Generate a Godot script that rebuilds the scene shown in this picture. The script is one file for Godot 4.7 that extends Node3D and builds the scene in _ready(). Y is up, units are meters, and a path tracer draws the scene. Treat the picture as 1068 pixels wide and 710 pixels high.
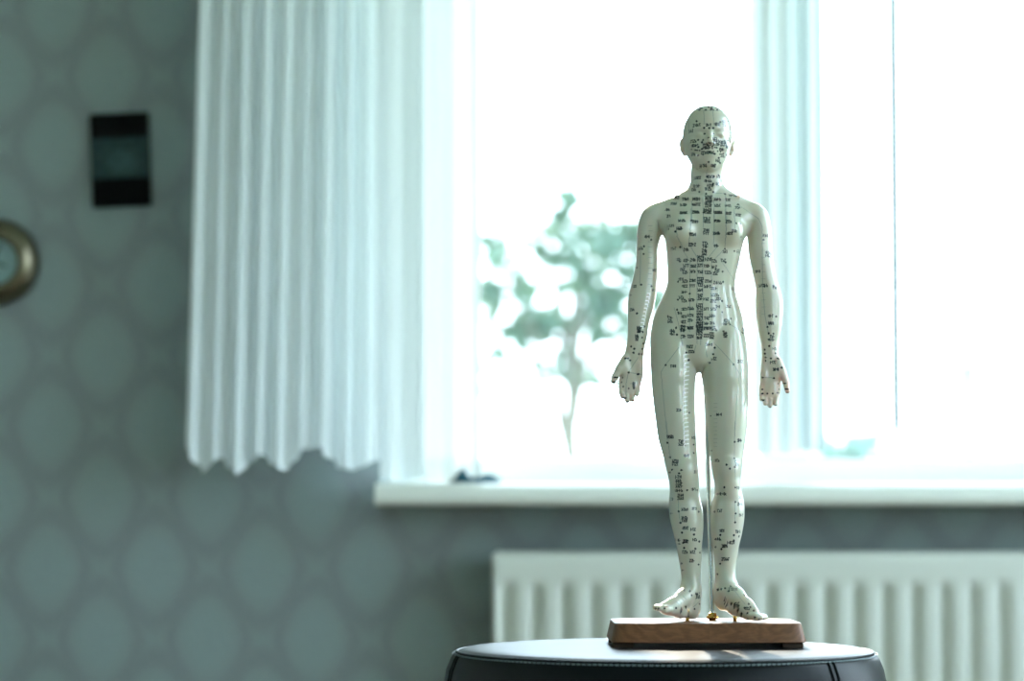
extends Node3D

# ---------------------------------------------------------------- camera model (photo pixels -> directions)
const FPX := 2522.0
const EYE := Vector3(0.0, 0.74, 0.0)
var pitch := atan(186.0 / 2522.0)
const ZF := -2.26          # plane of the figure
const ZW := -4.0           # room side of the window wall

func at(px: float, py: float, z: float) -> Vector3:
	var d := Vector3((px - 534.0) / FPX, (355.0 - py) / FPX, -1.0).rotated(Vector3.RIGHT, pitch)
	return EYE + d * ((z - EYE.z) / d.z)

# ---------------------------------------------------------------- helpers
var used := {}
func numbered(n: String) -> String:
	if not used.has(n):
		used[n] = 0
		return n
	used[n] += 1
	return "%s_%03d" % [n, used[n]]

func tag(o: Node, label: String, category: String, group := "") -> void:
	o.set_meta("label", label)
	o.set_meta("category", category)
	if group != "":
		o.set_meta("group", group)

func thing(called: String, label: String, category: String, where := Vector3.ZERO, group := "") -> Node3D:
	var o := Node3D.new()
	o.name = numbered(called)
	add_child(o)
	o.position = where
	tag(o, label, category, group)
	return o

func put(called: String, mesh: Mesh, m: Material, parent: Node, where := Vector3.ZERO) -> MeshInstance3D:
	var o := MeshInstance3D.new()
	o.name = numbered(called) if parent == self else called
	o.mesh = mesh
	o.material_override = m
	o.cast_shadow = GeometryInstance3D.SHADOW_CASTING_SETTING_ON
	parent.add_child(o, true)
	o.position = where
	return o

func structure(called: String, mesh: Mesh, m: Material) -> MeshInstance3D:
	var o := put(called, mesh, m, self)
	o.set_meta("kind", "structure")
	return o

func mat(c: Color, rough := 0.6, metal := 0.0) -> StandardMaterial3D:
	var m := StandardMaterial3D.new()
	m.albedo_color = c
	m.roughness = rough
	m.metallic = metal
	return m

func new_st() -> SurfaceTool:
	var st := SurfaceTool.new()
	st.begin(Mesh.PRIMITIVE_TRIANGLES)
	return st

func face(st: SurfaceTool, pts: Array, centre: Vector3) -> void:
	var a: Vector3 = pts[0]
	for i in range(1, pts.size() - 1):
		var b: Vector3 = pts[i]
		var c: Vector3 = pts[i + 1]
		var n := (c - a).cross(b - a).normalized()
		if n.dot((a + b + c) / 3.0 - centre) < 0.0:
			var t := b
			b = c
			c = t
			n = -n
		for p: Vector3 in [a, b, c]:
			st.set_normal(n)
			var uv := Vector2(p.x, p.y)
			if absf(n.x) > absf(n.z) and absf(n.x) > absf(n.y):
				uv = Vector2(p.z, p.y)
			elif absf(n.y) > absf(n.z):
				uv = Vector2(p.x, p.z)
			st.set_uv(uv)
			st.add_vertex(p)

# a box from lo to hi whose edges are chamfered by b
func box(st: SurfaceTool, lo: Vector3, hi: Vector3, b := 0.0) -> void:
	var c := (lo + hi) / 2.0
	var h := (hi - lo) / 2.0
	var q := func(sx: int, sy: int, sz: int, axis: int) -> Vector3:
		var v := h
		for k in 3:
			if k != axis:
				v[k] -= b
		return c + v * Vector3(sx, sy, sz)
	var sg := [[-1, -1], [1, -1], [1, 1], [-1, 1]]
	for s in [-1, 1]:
		var fx := []
		var fy := []
		var fz := []
		for e in sg:
			fx.append(q.call(s, e[0], e[1], 0))
			fy.append(q.call(e[0], s, e[1], 1))
			fz.append(q.call(e[0], e[1], s, 2))
		face(st, fx, c)
		face(st, fy, c)
		face(st, fz, c)
	if b <= 0.0:
		return
	for e in sg:
		face(st, [q.call(-1, e[0], e[1], 1), q.call(1, e[0], e[1], 1), q.call(1, e[0], e[1], 2), q.call(-1, e[0], e[1], 2)], c)
		face(st, [q.call(e[0], -1, e[1], 0), q.call(e[0], 1, e[1], 0), q.call(e[0], 1, e[1], 2), q.call(e[0], -1, e[1], 2)], c)
		face(st, [q.call(e[0], e[1], -1, 0), q.call(e[0], e[1], 1, 0), q.call(e[0], e[1], 1, 1), q.call(e[0], e[1], -1, 1)], c)
	for e in sg:
		for s in [-1, 1]:
			face(st, [q.call(e[0], e[1], s, 0), q.call(e[0], e[1], s, 1), q.call(e[0], e[1], s, 2)], c)

func boxes(list: Array, b := 0.0) -> ArrayMesh:
	var st := new_st()
	for e in list:
		box(st, e[0], e[1], b)
	return st.commit()

# a grid of points (rows x cols) as one smooth sheet; wrap closes the columns
func sheet(p: PackedVector3Array, cols: int, wrap := false, uvs := PackedVector2Array()) -> ArrayMesh:
	var rows := p.size() / cols
	var idx := PackedInt32Array()
	var nrm := PackedVector3Array()
	nrm.resize(p.size())
	var last := cols if wrap else cols - 1
	for r in rows - 1:
		for c in last:
			var c2 := (c + 1) % cols
			var a := r * cols + c
			var b := r * cols + c2
			var d := (r + 1) * cols + c
			var e := (r + 1) * cols + c2
			idx.append_array([a, b, d, b, e, d])
			var n := (p[d] - p[a]).cross(p[b] - p[a]) + (p[d] - p[e]).cross(p[d] - p[b]) * 0.0
			var n2 := (p[d] - p[b]).cross(p[e] - p[b])
			nrm[a] += n
			nrm[b] += n + n2
			nrm[d] += n + n2
			nrm[e] += n2
	for i in nrm.size():
		nrm[i] = nrm[i].normalized() if nrm[i].length() > 1e-14 else Vector3.UP
	var ar := []
	ar.resize(Mesh.ARRAY_MAX)
	ar[Mesh.ARRAY_VERTEX] = p
	ar[Mesh.ARRAY_NORMAL] = nrm
	if uvs.size() == p.size():
		ar[Mesh.ARRAY_TEX_UV] = uvs
	ar[Mesh.ARRAY_INDEX] = idx
	var m := ArrayMesh.new()
	m.add_surface_from_arrays(Mesh.PRIMITIVE_TRIANGLES, ar)
	return m

# profile of (radius, height) turned round y, from top to bottom
func lathe(profile: Array, segs := 64) -> ArrayMesh:
	var p := PackedVector3Array()
	for q: Vector2 in profile:
		for s in segs:
			var a := TAU * s / segs
			p.append(Vector3(sin(a) * q.x, q.y, cos(a) * q.x))
	return sheet(p, segs, true)

func tube(pts: Array, radii: Array, segs := 10) -> ArrayMesh:
	var p := PackedVector3Array()
	var n := pts.size()
	var side := Vector3.ZERO
	var list := []
	for i in n:
		list.append([pts[i], radii[i] if radii.size() > 1 else radii[0]])
	var t0: Vector3 = (pts[1] - pts[0]).normalized()
	var t1: Vector3 = (pts[n - 1] - pts[n - 2]).normalized()
	list.push_front([pts[0] - t0 * 0.0001, 0.00001])
	list.append([pts[n - 1] + t1 * 0.0001, 0.00001])
	for i in list.size():
		var t: Vector3 = (list[mini(i + 1, list.size() - 1)][0] - list[maxi(i - 1, 0)][0]).normalized()
		if side == Vector3.ZERO:
			side = t.cross(Vector3(0.3, 0.2, 0.93)).normalized()
			if side.length() < 0.1:
				side = t.cross(Vector3.RIGHT).normalized()
		side = (side - t * side.dot(t)).normalized()
		var up := t.cross(side)
		for s in segs:
			var a := -TAU * s / segs
			p.append(list[i][0] + (side * cos(a) + up * sin(a)) * list[i][1])
	return sheet(p, segs, true)

# ---------------------------------------------------------------- scene
func _ready() -> void:
	# camera: 85 mm lens, tilted up a little, focused on the figure
	var cam := Camera3D.new()
	cam.name = "camera"
	add_child(cam)
	cam.position = EYE
	cam.rotation.x = pitch
	var ca := CameraAttributesPhysical.new()
	ca.frustum_focal_length = FPX * 12.0 / 355.0
	ca.frustum_focus_distance = 2.245
	ca.exposure_aperture = 4.2
	cam.attributes = ca
	cam.keep_aspect = Camera3D.KEEP_HEIGHT
	cam.fov = rad_to_deg(2.0 * atan(355.0 / FPX))
	cam.near = 0.02
	cam.far = 400.0
	cam.current = true
	# sky: bright, even overcast
	var sky_m := ProceduralSkyMaterial.new()
	sky_m.sky_top_color = Color(0.83, 0.935, 1.0)
	sky_m.sky_horizon_color = Color(0.89, 0.965, 1.0)
	sky_m.ground_horizon_color = Color(0.80, 0.86, 0.85)
	sky_m.ground_bottom_color = Color(0.55, 0.62, 0.58)
	var sky := Sky.new()
	sky.sky_material = sky_m
	var env := Environment.new()
	env.background_mode = Environment.BG_SKY
	env.sky = sky
	env.background_energy_multiplier = 6.0
	env.tonemap_mode = Environment.TONE_MAPPER_LINEAR
	env.tonemap_exposure = 1.72
	env.sdfgi_enabled = true
	env.ssao_enabled = true
	env.ssil_enabled = true
	var we := WorldEnvironment.new()
	we.name = "world_environment"
	we.environment = env
	add_child(we)

	# sun behind the figure, high beyond the window
	var sun := DirectionalLight3D.new()
	sun.name = "sun"
	add_child(sun)
	sun.look_at_from_position(Vector3.ZERO, Vector3(0.10, -0.56, 1.0))
	sun.light_color = Color(1.0, 0.96, 0.88)
	sun.light_energy = 1.4
	sun.light_angular_distance = 1.0
	sun.shadow_enabled = true
	sun.sky_mode = DirectionalLight3D.SKY_MODE_LIGHT_ONLY

	build_room()
	build_window()
	build_curtains()
	build_radiator()
	build_wall_things()
	build_stool()
	build_figure()
	build_outside()

# ---------------------------------------------------------------- room
func wallpaper() -> StandardMaterial3D:
	# ogee trellis print, 17.7 x 23.4 cm repeat
	var w := 192
	var h := 256
	var im := Image.create(w, h, false, Image.FORMAT_RGB8)
	var nz := FastNoiseLite.new()
	nz.seed = 5
	nz.frequency = 0.05
	for y in h:
		for x in w:
			var best := 9.0
			var v := float(y) / h
			for k in 2:
				# an ogee cell centred on the tile corners and one on its middle
				var cx := 0.5 * k
				var cy := 0.5 * k
				for ox in [-1, 0, 1]:
					for oy in [-1, 0, 1]:
						var dx: float = absf(float(x) / w - cx - ox) / 0.40
						var dy: float = absf(v - cy - oy) / 0.44
						var q := pow(pow(dx, 1.75) + pow(dy, 1.45), 0.62)
						best = minf(best, q)
			var line := smoothstep(0.60, 0.86, best) * (1.0 - smoothstep(0.90, 1.16, best))
			var inner := 1.0 - smoothstep(0.42, 0.60, best)
			var n := nz.get_noise_2d(x * 3.0, y * 3.0) * 0.05
			var c := Color(0.55, 0.60, 0.60)
			c = c.lerp(Color(0.52, 0.555, 0.56), line)
			c = c.lerp(Color(0.555, 0.62, 0.62), inner * 0.6)
			im.set_pixel(x, y, Color(c.r + n, c.g + n, c.b + n))
	var m := mat(Color(1, 1, 1), 0.62)
	m.albedo_texture = ImageTexture.create_from_image(im)
	m.uv1_scale = Vector3(1.0 / 0.177, -1.0 / 0.234, 1.0)
	m.uv1_offset = Vector3(at(165, 297, ZW).x / -0.177, at(165, 297, ZW).y / 0.234, 0.0)
	return m

var win_l := 0.0
var win_r := 1.45
var win_b := 0.0
var win_t := 2.25
const XL := -1.9
const XR := 1.8
const ZB := 1.6
const CEIL := 2.55

func build_room() -> void:
	win_l = at(398, 300, ZW).x
	win_b = at(500, 515, ZW).y
	var paper := wallpaper()
	var white := mat(Color(0.86, 0.88, 0.86), 0.8)
	var d := 0.28
	structure("wall_back", boxes([
		[Vector3(XL - 0.2, 0, ZW - d), Vector3(win_l, CEIL, ZW)],
		[Vector3(win_l, 0, ZW - d), Vector3(win_r, win_b, ZW)],
		[Vector3(win_l, win_t, ZW - d), Vector3(win_r, CEIL, ZW)],
		[Vector3(win_r, 0, ZW - d), Vector3(XR + 0.2, CEIL, ZW)],
	]), paper)
	# right wall with a row of windows, whose light models the figure from the side
	var sill := 0.6
	var top := 2.4
	var gaps := [[-3.45, -2.1], [-1.52, -1.02], [-0.72, -0.25], [0.1, 1.4]]
	var pieces := [[Vector3(XR, 0, ZW), Vector3(XR + 0.25, sill, ZB)], [Vector3(XR, top, ZW), Vector3(XR + 0.25, CEIL, ZB)]]
	var from := ZW
	for g in gaps:
		pieces.append([Vector3(XR, sill, from), Vector3(XR + 0.25, top, g[0])])
		from = g[1]
	pieces.append([Vector3(XR, sill, from), Vector3(XR + 0.25, top, ZB)])
	structure("wall_right", boxes(pieces), white)
	structure("wall_left", boxes([[Vector3(XL - 0.2, 0, ZW), Vector3(XL, CEIL, ZB)]]), white)
	structure("wall_front", boxes([[Vector3(XL - 0.2, 0, ZB), Vector3(XR + 0.25, CEIL, ZB + 0.25)]]), paper)
	structure("ceiling", boxes([[Vector3(XL - 0.2, CEIL, ZW - 0.28), Vector3(XR + 0.25, CEIL + 0.2, ZB + 0.25)]]), white)
	var fl := mat(Color(0.62, 0.55, 0.46), 0.45)
	var nt := NoiseTexture2D.new()
	nt.width = 512
	nt.height = 512
	nt.seamless = true
	var fn := FastNoiseLite.new()
	fn.seed = 11
	fn.frequency = 0.02
	nt.noise = fn
	var gr := Gradient.new()
	gr.colors = PackedColorArray([Color(0.72, 0.66, 0.58), Color(1, 1, 1)])
	nt.color_ramp = gr
	fl.albedo_texture = nt
	fl.uv1_scale = Vector3(6, 0.8, 1)
	structure("floor", boxes([[Vector3(XL - 0.2, -0.2, ZW - 0.28), Vector3(XR + 0.25, 0, ZB + 0.25)]]), fl)
	var trim := mat(Color(0.85, 0.87, 0.85), 0.4)
	structure("baseboard_back", boxes([[Vector3(XL, 0, ZW), Vector3(XR, 0.09, ZW + 0.015)]], 0.003), trim)
	# the windows out of view
	for k in gaps.size():
		side_window("window_%d" % (k + 2), Vector3(XR + 0.16, sill, gaps[k][0]), Vector3(XR + 0.22, top, gaps[k][1]))

func side_window(called: String, lo: Vector3, hi: Vector3) -> void:
	var o := Node3D.new()
	o.name = called
	add_child(o)
	o.set_meta("kind", "structure")
	var paint := mat(Color(0.88, 0.9, 0.88), 0.35)
	var f := 0.045
	put("frame", boxes([[lo, Vector3(hi.x, hi.y, lo.z + f)], [Vector3(lo.x, lo.y, hi.z - f), hi], [lo, Vector3(hi.x, lo.y + f, hi.z)], [Vector3(lo.x, hi.y - f, lo.z), hi]], 0.004), paint, o)
	var x := (lo.x + hi.x) / 2.0
	put("pane", boxes([[Vector3(x - 0.002, lo.y + f, lo.z + f), Vector3(x + 0.002, hi.y - f, hi.z - f)]]), pane_material(), o)

func pane_material() -> StandardMaterial3D:
	var m := mat(Color(0.95, 1.0, 1.0, 0.04), 0.0)
	m.transparency = BaseMaterial3D.TRANSPARENCY_ALPHA
	return m

# ---------------------------------------------------------------- the window in view
func build_window() -> void:
	var o := Node3D.new()
	o.name = "window_1"
	add_child(o)
	o.set_meta("kind", "structure")
	var paint := mat(Color(0.9, 0.92, 0.91), 0.3)
	var z0 := ZW - 0.22
	var z1 := ZW - 0.15
	var f := 0.06
	var rail := at(500, 478, z1).y
	var pl := at(792, 300, z1).x
	var pr := at(846, 300, z1).x
	put("frame", boxes([
		[Vector3(win_l, win_b, z0), Vector3(win_l + f, win_t, z1)], [Vector3(win_r - f, win_b, z0), Vector3(win_r, win_t, z1)],
		[Vector3(win_l, win_t - f, z0), Vector3(win_r, win_t, z1)]], 0.004), paint, o)
	put("bottom_rail", boxes([[Vector3(win_l + f, win_b, z0), Vector3(win_r - f, rail, z1)]], 0.008), paint, o)
	put("mullion", boxes([[Vector3(pl, rail, z0), Vector3(pr, win_t - f, z1)]], 0.006), paint, o)
	var glass := pane_material()
	put("pane", boxes([[Vector3(win_l + f, rail, z0 + 0.03), Vector3(pl, win_t - f, z0 + 0.034)]]), glass, o)
	put("pane", boxes([[Vector3(pr, rail, z0 + 0.03), Vector3(win_r - f, win_t - f, z0 + 0.034)]]), glass, o)
	# the sill: a thick white board with a rounded nose
	var zs := ZW + 0.15
	var yt := at(600, 503, zs).y
	var yb := at(600, 527, zs).y
	var xa := at(391, 515, zs).x
	var prof := [Vector2(zs - 0.012, yb), Vector2(zs - 0.003, yb + 0.003), Vector2(zs, yb + 0.010), Vector2(zs - 0.002, yt - 0.018), Vector2(zs - 0.008, yt - 0.007), Vector2(zs - 0.018, yt - 0.001), Vector2(zs - 0.03, yt), Vector2(ZW - 0.15, yt), Vector2(ZW - 0.15, yb)]
	var st := new_st()
	var c := Vector3((xa + win_r) / 2, (yt + yb) / 2, ZW)
	for i in prof.size():
		var p: Vector2 = prof[i]
		var q: Vector2 = prof[(i + 1) % prof.size()]
		face(st, [Vector3(xa, p.y, p.x), Vector3(win_r - 0.001, p.y, p.x), Vector3(win_r - 0.001, q.y, q.x), Vector3(xa, q.y, q.x)], c)
	var ea := []
	var eb := []
	for p: Vector2 in prof:
		ea.append(Vector3(xa, p.y, p.x))
		eb.append(Vector3(win_r - 0.001, p.y, p.x))
	face(st, ea, c)
	face(st, eb, c)
	var s := put("window_sill", st.commit(), mat(Color(0.9, 0.91, 0.88), 0.25), self)
	tag(s, "thick white window sill board above the radiator", "window sill")
	sill_top = yt
	sill_front = zs

var sill_top := 0.0
var sill_front := 0.0

# ---------------------------------------------------------------- curtains
func sheer(alpha: float, c: Color, through: float) -> StandardMaterial3D:
	var m := mat(Color(c.r, c.g, c.b, alpha), 0.9)
	m.transparency = BaseMaterial3D.TRANSPARENCY_ALPHA
	m.backlight_enabled = true
	m.backlight = Color(through * 0.95, through, through)
	return m

func lerp_table(t: Array, x: float) -> float:
	if x <= t[0].x:
		return t[0].y
	for i in t.size() - 1:
		if x <= t[i + 1].x:
			return lerpf(t[i].y, t[i + 1].y, smoothstep(t[i].x, t[i + 1].x, x))
	return t[t.size() - 1].y

# a hanging cloth between pixel columns (top and bottom), its hem traced as (px, py)
func curtain(called: String, label: String, zc: float, tl: float, tr: float, bl: float, br: float, hem: Array, folds: int, amp: float, sd: int, m: Material) -> void:
	var cols := folds * 14
	var rows := 26
	var rng := RandomNumberGenerator.new()
	rng.seed = sd
	var ph := []
	for k in folds + 2:
		ph.append([rng.randf_range(0.5, 1.25), rng.randf_range(-0.35, 0.35)])
	var p := PackedVector3Array()
	var uv := PackedVector2Array()
	var ytop := win_t + 0.06
	for r in rows:
		var v := float(r) / (rows - 1)
		for c in cols:
			var u := float(c) / (cols - 1)
			u = clampf(u + 0.022 * sin(u * 17.0 + sd) * sin(u * PI) + 0.012 * sin(u * 41.0 + sd * 2.0) * sin(u * PI), 0.0, 1.0)
			var px := lerpf(bl, br, u)
			var hx := at(px, 480, zc)
			var hy := at(px, lerp_table(hem, px), zc).y
			var xt := at(lerpf(tl, tr, u), 20, zc).x
			var ym := at(534, 20, zc).y
			var y := lerpf(ytop, hy, v)
			var x := lerpf(xt, hx.x, clampf((ym - y) / (ym - hy), -0.2, 1.0))
			var k := mini(int(u * folds), folds)
			var w: float = lerpf(ph[k][0], ph[k + 1][0], u * folds - k)
			var s: float = lerpf(ph[k][1], ph[k + 1][1], u * folds - k)
			var t := u * folds * TAU + s * 2.0 + sin(v * 2.5 + k) * 0.35
			var z := zc + amp * w * sin(t) + amp * 0.25 * sin(2.3 * t + v * 2.0)
			x += amp * 0.5 * w * sin(2.0 * t) * 0.5
			p.append(Vector3(x, y, z))
			uv.append(Vector2(u, v))
	var o := put(called, sheet(p, cols, false, uv), m, self)
	tag(o, label, "curtain")

func build_curtains() -> void:
	var zr := ZW + 0.12
	var hem_a := [Vector2(192, 466), Vector2(205, 484), Vector2(213, 492), Vector2(222, 482), Vector2(230, 478), Vector2(240, 488), Vector2(248, 495), Vector2(258, 484), Vector2(272, 474), Vector2(285, 484), Vector2(296, 490), Vector2(306, 482), Vector2(318, 468), Vector2(332, 466), Vector2(344, 478), Vector2(355, 488), Vector2(368, 490), Vector2(380, 486), Vector2(392, 480), Vector2(402, 479)]
	curtain("sheer_curtain", "gathered white sheer curtain with a scalloped hem hanging over grey wallpaper", zr, 207, 402, 193, 401, hem_a, 9, 0.011, 3, sheer(0.97, Color(0.96, 0.985, 1.0), 0.6))
	var hem_b := [Vector2(396, 499), Vector2(420, 502), Vector2(440, 498), Vector2(470, 502), Vector2(515, 499)]
	curtain("sheer_curtain", "flat white sheer curtain panel hanging at the window above the dark crumpled cloth", zr - 0.015, 397, 501, 396, 502, hem_b, 3, 0.008, 8, sheer(0.975, Color(0.96, 0.98, 0.99), 0.5))
	var hem_c := [Vector2(770, 470), Vector2(800, 474), Vector2(830, 470), Vector2(862, 468)]
	curtain("sheer_curtain", "narrow pale sheer curtain hanging in front of the window mullion", zr - 0.015, 779, 857, 778, 860, hem_c, 4, 0.008, 14, sheer(0.97, Color(0.93, 0.97, 0.99), 0.38))
	var rail := thing("curtain_rail", "white curtain rail above the window", "curtain rail", Vector3(0, win_t + 0.06, zr))
	put("rail", boxes([[Vector3(-1.0, 0.0, -0.03), Vector3(1.9, 0.03, 0.03)]], 0.004), mat(Color(0.85, 0.86, 0.85), 0.4), rail)
	for x in [-0.8, 0.6, 1.8]:
		put("bracket", boxes([[Vector3(x - 0.015, 0.004, -0.06), Vector3(x + 0.015, 0.05, 0.0)]], 0.002), mat(Color(0.85, 0.86, 0.85), 0.4), rail)
	# slim wand hanging in the bright right-hand casement
	var zw := ZW - 0.02
	var wand := thing("curtain_wand", "slim grey curtain wand hanging in the bright window", "wand", at(935, 448, zw))
	var up := at(933, 20, zw) - at(935, 448, zw)
	up.y = win_t - at(935, 448, zw).y
	put("rod", tube([Vector3(0, 0, 0), up * 0.5, up], [0.0077], 8), mat(Color(0.45, 0.52, 0.54), 0.5), wand)
	put("hook", tube([Vector3(0, 0, 0), Vector3(0.006, -0.006, 0), Vector3(0.02, -0.006, 0), Vector3(0.026, 0.0, 0)], [0.005], 8), mat(Color(0.45, 0.52, 0.54), 0.5), wand)

# ---------------------------------------------------------------- radiator
func build_radiator() -> void:
	var zf := ZW + 0.12
	var xl := at(517, 600, zf).x
	var xr := 1.25
	var yt := at(700, 575, zf).y
	var yl := at(700, 602, zf).y
	var yb := 0.12
	var paint := mat(Color(0.84, 0.855, 0.82), 0.35)
	var o := thing("radiator", "white ribbed panel radiator under the window sill", "radiator", Vector3(xl, yb, zf))
	var w := xr - xl
	var h := yt - yb
	# pressed front panel: flat bands between raised ribs
	var cols := []
	var pitch_x := 0.0465
	var n := int(w / pitch_x)
	cols.append(Vector2(0, 0.004))
	for k in n:
		var x0 := 0.006 + k * pitch_x
		cols.append_array([Vector2(x0, 0.0), Vector2(x0 + 0.006, -0.009), Vector2(x0 + 0.013, -0.009), Vector2(x0 + 0.021, 0.0), Vector2(x0 + 0.034, 0.001)])
	cols.append(Vector2(w, 0.0))
	var rows := [[yl - yb - 0.0, 1.0], [yl - yb - 0.012, 1.0], [yl - yb - 0.02, 1.0], [0.05, 1.0], [0.03, 0.0], [0.0, 0.0]]
	var p := PackedVector3Array()
	rows[0][1] = 0.0
	rows[1][1] = 0.25
	for r in rows:
		for c: Vector2 in cols:
			p.append(Vector3(c.x, r[0], c.y * r[1]))
	put("front_panel", sheet(p, cols.size()), paint, o)
	# rounded top cover
	var prof := [Vector2(0.0, yl - yb), Vector2(0.0, h - 0.018), Vector2(-0.003, h - 0.009), Vector2(-0.009, h - 0.003), Vector2(-0.018, h), Vector2(-0.08, h), Vector2(-0.08, yl - yb), Vector2(0.0, yl - yb)]
	p = PackedVector3Array()
	for q: Vector2 in prof:
		p.append(Vector3(w, q.y, q.x))
		p.append(Vector3(0, q.y, q.x))
	put("top_cover", sheet(p, 2), paint, o)
	put("side_cover", boxes([[Vector3(-0.006, 0.0, -0.08), Vector3(0.0, h - 0.004, -0.002)]], 0.002), paint, o)
	put("side_cover", boxes([[Vector3(w, 0.0, -0.08), Vector3(w + 0.006, h - 0.004, -0.002)]], 0.002), paint, o)
	put("back_panel", boxes([[Vector3(0, 0.0, -0.08), Vector3(w, yl - yb, -0.068)]]), paint, o)
	for x in [0.15, w - 0.15]:
		put("bracket", boxes([[Vector3(x - 0.02, 0.1, -0.119), Vector3(x + 0.02, 0.4, -0.08)]]), paint, o)
	put("pipe", tube([Vector3(w - 0.05, 0.0, -0.05), Vector3(w - 0.05, -yb, -0.05)], [0.009]), paint, o)

# ---------------------------------------------------------------- clock, picture, cloth on the sill
func build_wall_things() -> void:
	var c := at(-4, 274, ZW)
	var s := at(42, 274, ZW).x - c.x
	var brass := mat(Color(0.50, 0.47, 0.40), 0.28, 1.0)
	var clock := thing("wall_clock", "round brass clock with a deep polished rim on grey wallpaper", "clock", c)
	var rim := lathe([Vector2(s * 0.52, 0.018), Vector2(s * 0.56, 0.030), Vector2(s * 0.62, 0.036), Vector2(s * 0.72, 0.037), Vector2(s * 0.84, 0.032), Vector2(s * 0.94, 0.022), Vector2(s, 0.010), Vector2(s, 0.0), Vector2(0.001, 0.0)], 64)
	var r := put("case", rim, brass, clock)
	r.rotation.x = PI / 2
	var dial := put("dial", lathe([Vector2(0.0001, 0.0175), Vector2(s * 0.53, 0.0175), Vector2(s * 0.53, 0.015)], 48), mat(Color(0.6, 0.72, 0.73), 0.35), clock)
	dial.rotation.x = PI / 2
	var black := mat(Color(0.03, 0.035, 0.04), 0.4)
	var h1 := put("hour_hand", boxes([[Vector3(-0.002, -0.008, 0.019), Vector3(0.002, s * 0.3, 0.0205)]]), black, clock)
	h1.rotation.z = deg_to_rad(-112)
	var h2 := put("minute_hand", boxes([[Vector3(-0.0015, -0.01, 0.021), Vector3(0.0015, s * 0.44, 0.0225)]]), black, clock)
	h2.rotation.z = deg_to_rad(-20)
	# dark framed picture, hanging a little crooked
	var pc := at(126.5, 167.5, ZW)
	var w := at(157, 167, ZW).x - at(96, 167, ZW).x
	var h := at(126, 119, ZW).y - at(126, 216, ZW).y
	var pic := thing("framed_picture", "small dark framed picture hanging slightly crooked beside the sheer curtain", "picture", pc)
	var black_paint := mat(Color(0.02, 0.03, 0.035), 0.6)
	black_paint.metallic_specular = 0.2
	pic.rotation.z = deg_to_rad(2.6)
	put("frame", boxes([[Vector3(-w / 2, -h / 2, 0.0), Vector3(w / 2, h / 2, 0.012)]], 0.002), black_paint, pic)
	var im := Image.create(64, 48, false, Image.FORMAT_RGB8)
	var nz := FastNoiseLite.new()
	nz.seed = 4
	nz.frequency = 0.06
	for y in 48:
		for x in 64:
			var d := Vector2((x - 34.0) / 20.0, (y - 28.0) / 18.0).length()
			var t := clampf(0.55 - 0.3 * smoothstep(0.5, 1.1, d) + nz.get_noise_2d(x * 2, y * 2) * 0.35, 0, 1)
			im.set_pixel(x, y, Color(0.14, 0.21, 0.22).lerp(Color(0.34, 0.45, 0.44), t))
	var pm := mat(Color(1, 1, 1), 0.4)
	pm.metallic_specular = 0.2
	pm.albedo_texture = ImageTexture.create_from_image(im)
	var st := new_st()
	var a := h * 0.235
	var b := -h * 0.20
	for e in [[-1, 1, 0, 0], [1, 1, 1, 0], [1, -1, 1, 1], [-1, 1, 0, 0], [1, -1, 1, 1], [-1, -1, 0, 1]]:
		st.set_normal(Vector3(0, 0, 1))
		st.set_uv(Vector2(e[2], e[3]))
		st.add_vertex(Vector3(e[0] * w * 0.485, a if e[1] > 0 else b, 0.0128))
	put("print", st.commit(), pm, pic)
	# crumpled dark cloth lying on the sill
	var zc := sill_front - 0.05
	var q := at(497, 503, zc)
	var cloth := thing("crumpled_cloth", "small crumpled dark teal cloth lying on the white window sill", "cloth", Vector3(q.x, sill_top, zc))
	var p := PackedVector3Array()
	nz.frequency = 40.0
	var sc := at(600, 500, zc).x - at(599, 500, zc).x
	for i in 25:
		for j in 13:
			var u := -1.0 + i / 12.0
			var v := -1.0 + j / 6.0
			var x := u * 29.0 * sc
			var lump := exp(-pow((u + 0.52) / 0.24, 2.0)) * 15.0 + exp(-pow((u - 0.35) / 0.5, 2.0)) * 8.5
			var edge := sqrt(maxf(0.0, 1.0 - v * v)) * clampf((1.0 - absf(u)) * 5.0, 0.0, 1.0)
			var y := (lump + nz.get_noise_2d(u * 0.03, v * 0.03) * 4.0) * sc * edge
			p.append(Vector3(x, maxf(0.0004, y), v * 0.03 * (1.0 - 0.3 * absf(u))))
	put("cloth", sheet(p, 13), mat(Color(0.13, 0.33, 0.39), 0.8), cloth)

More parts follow.
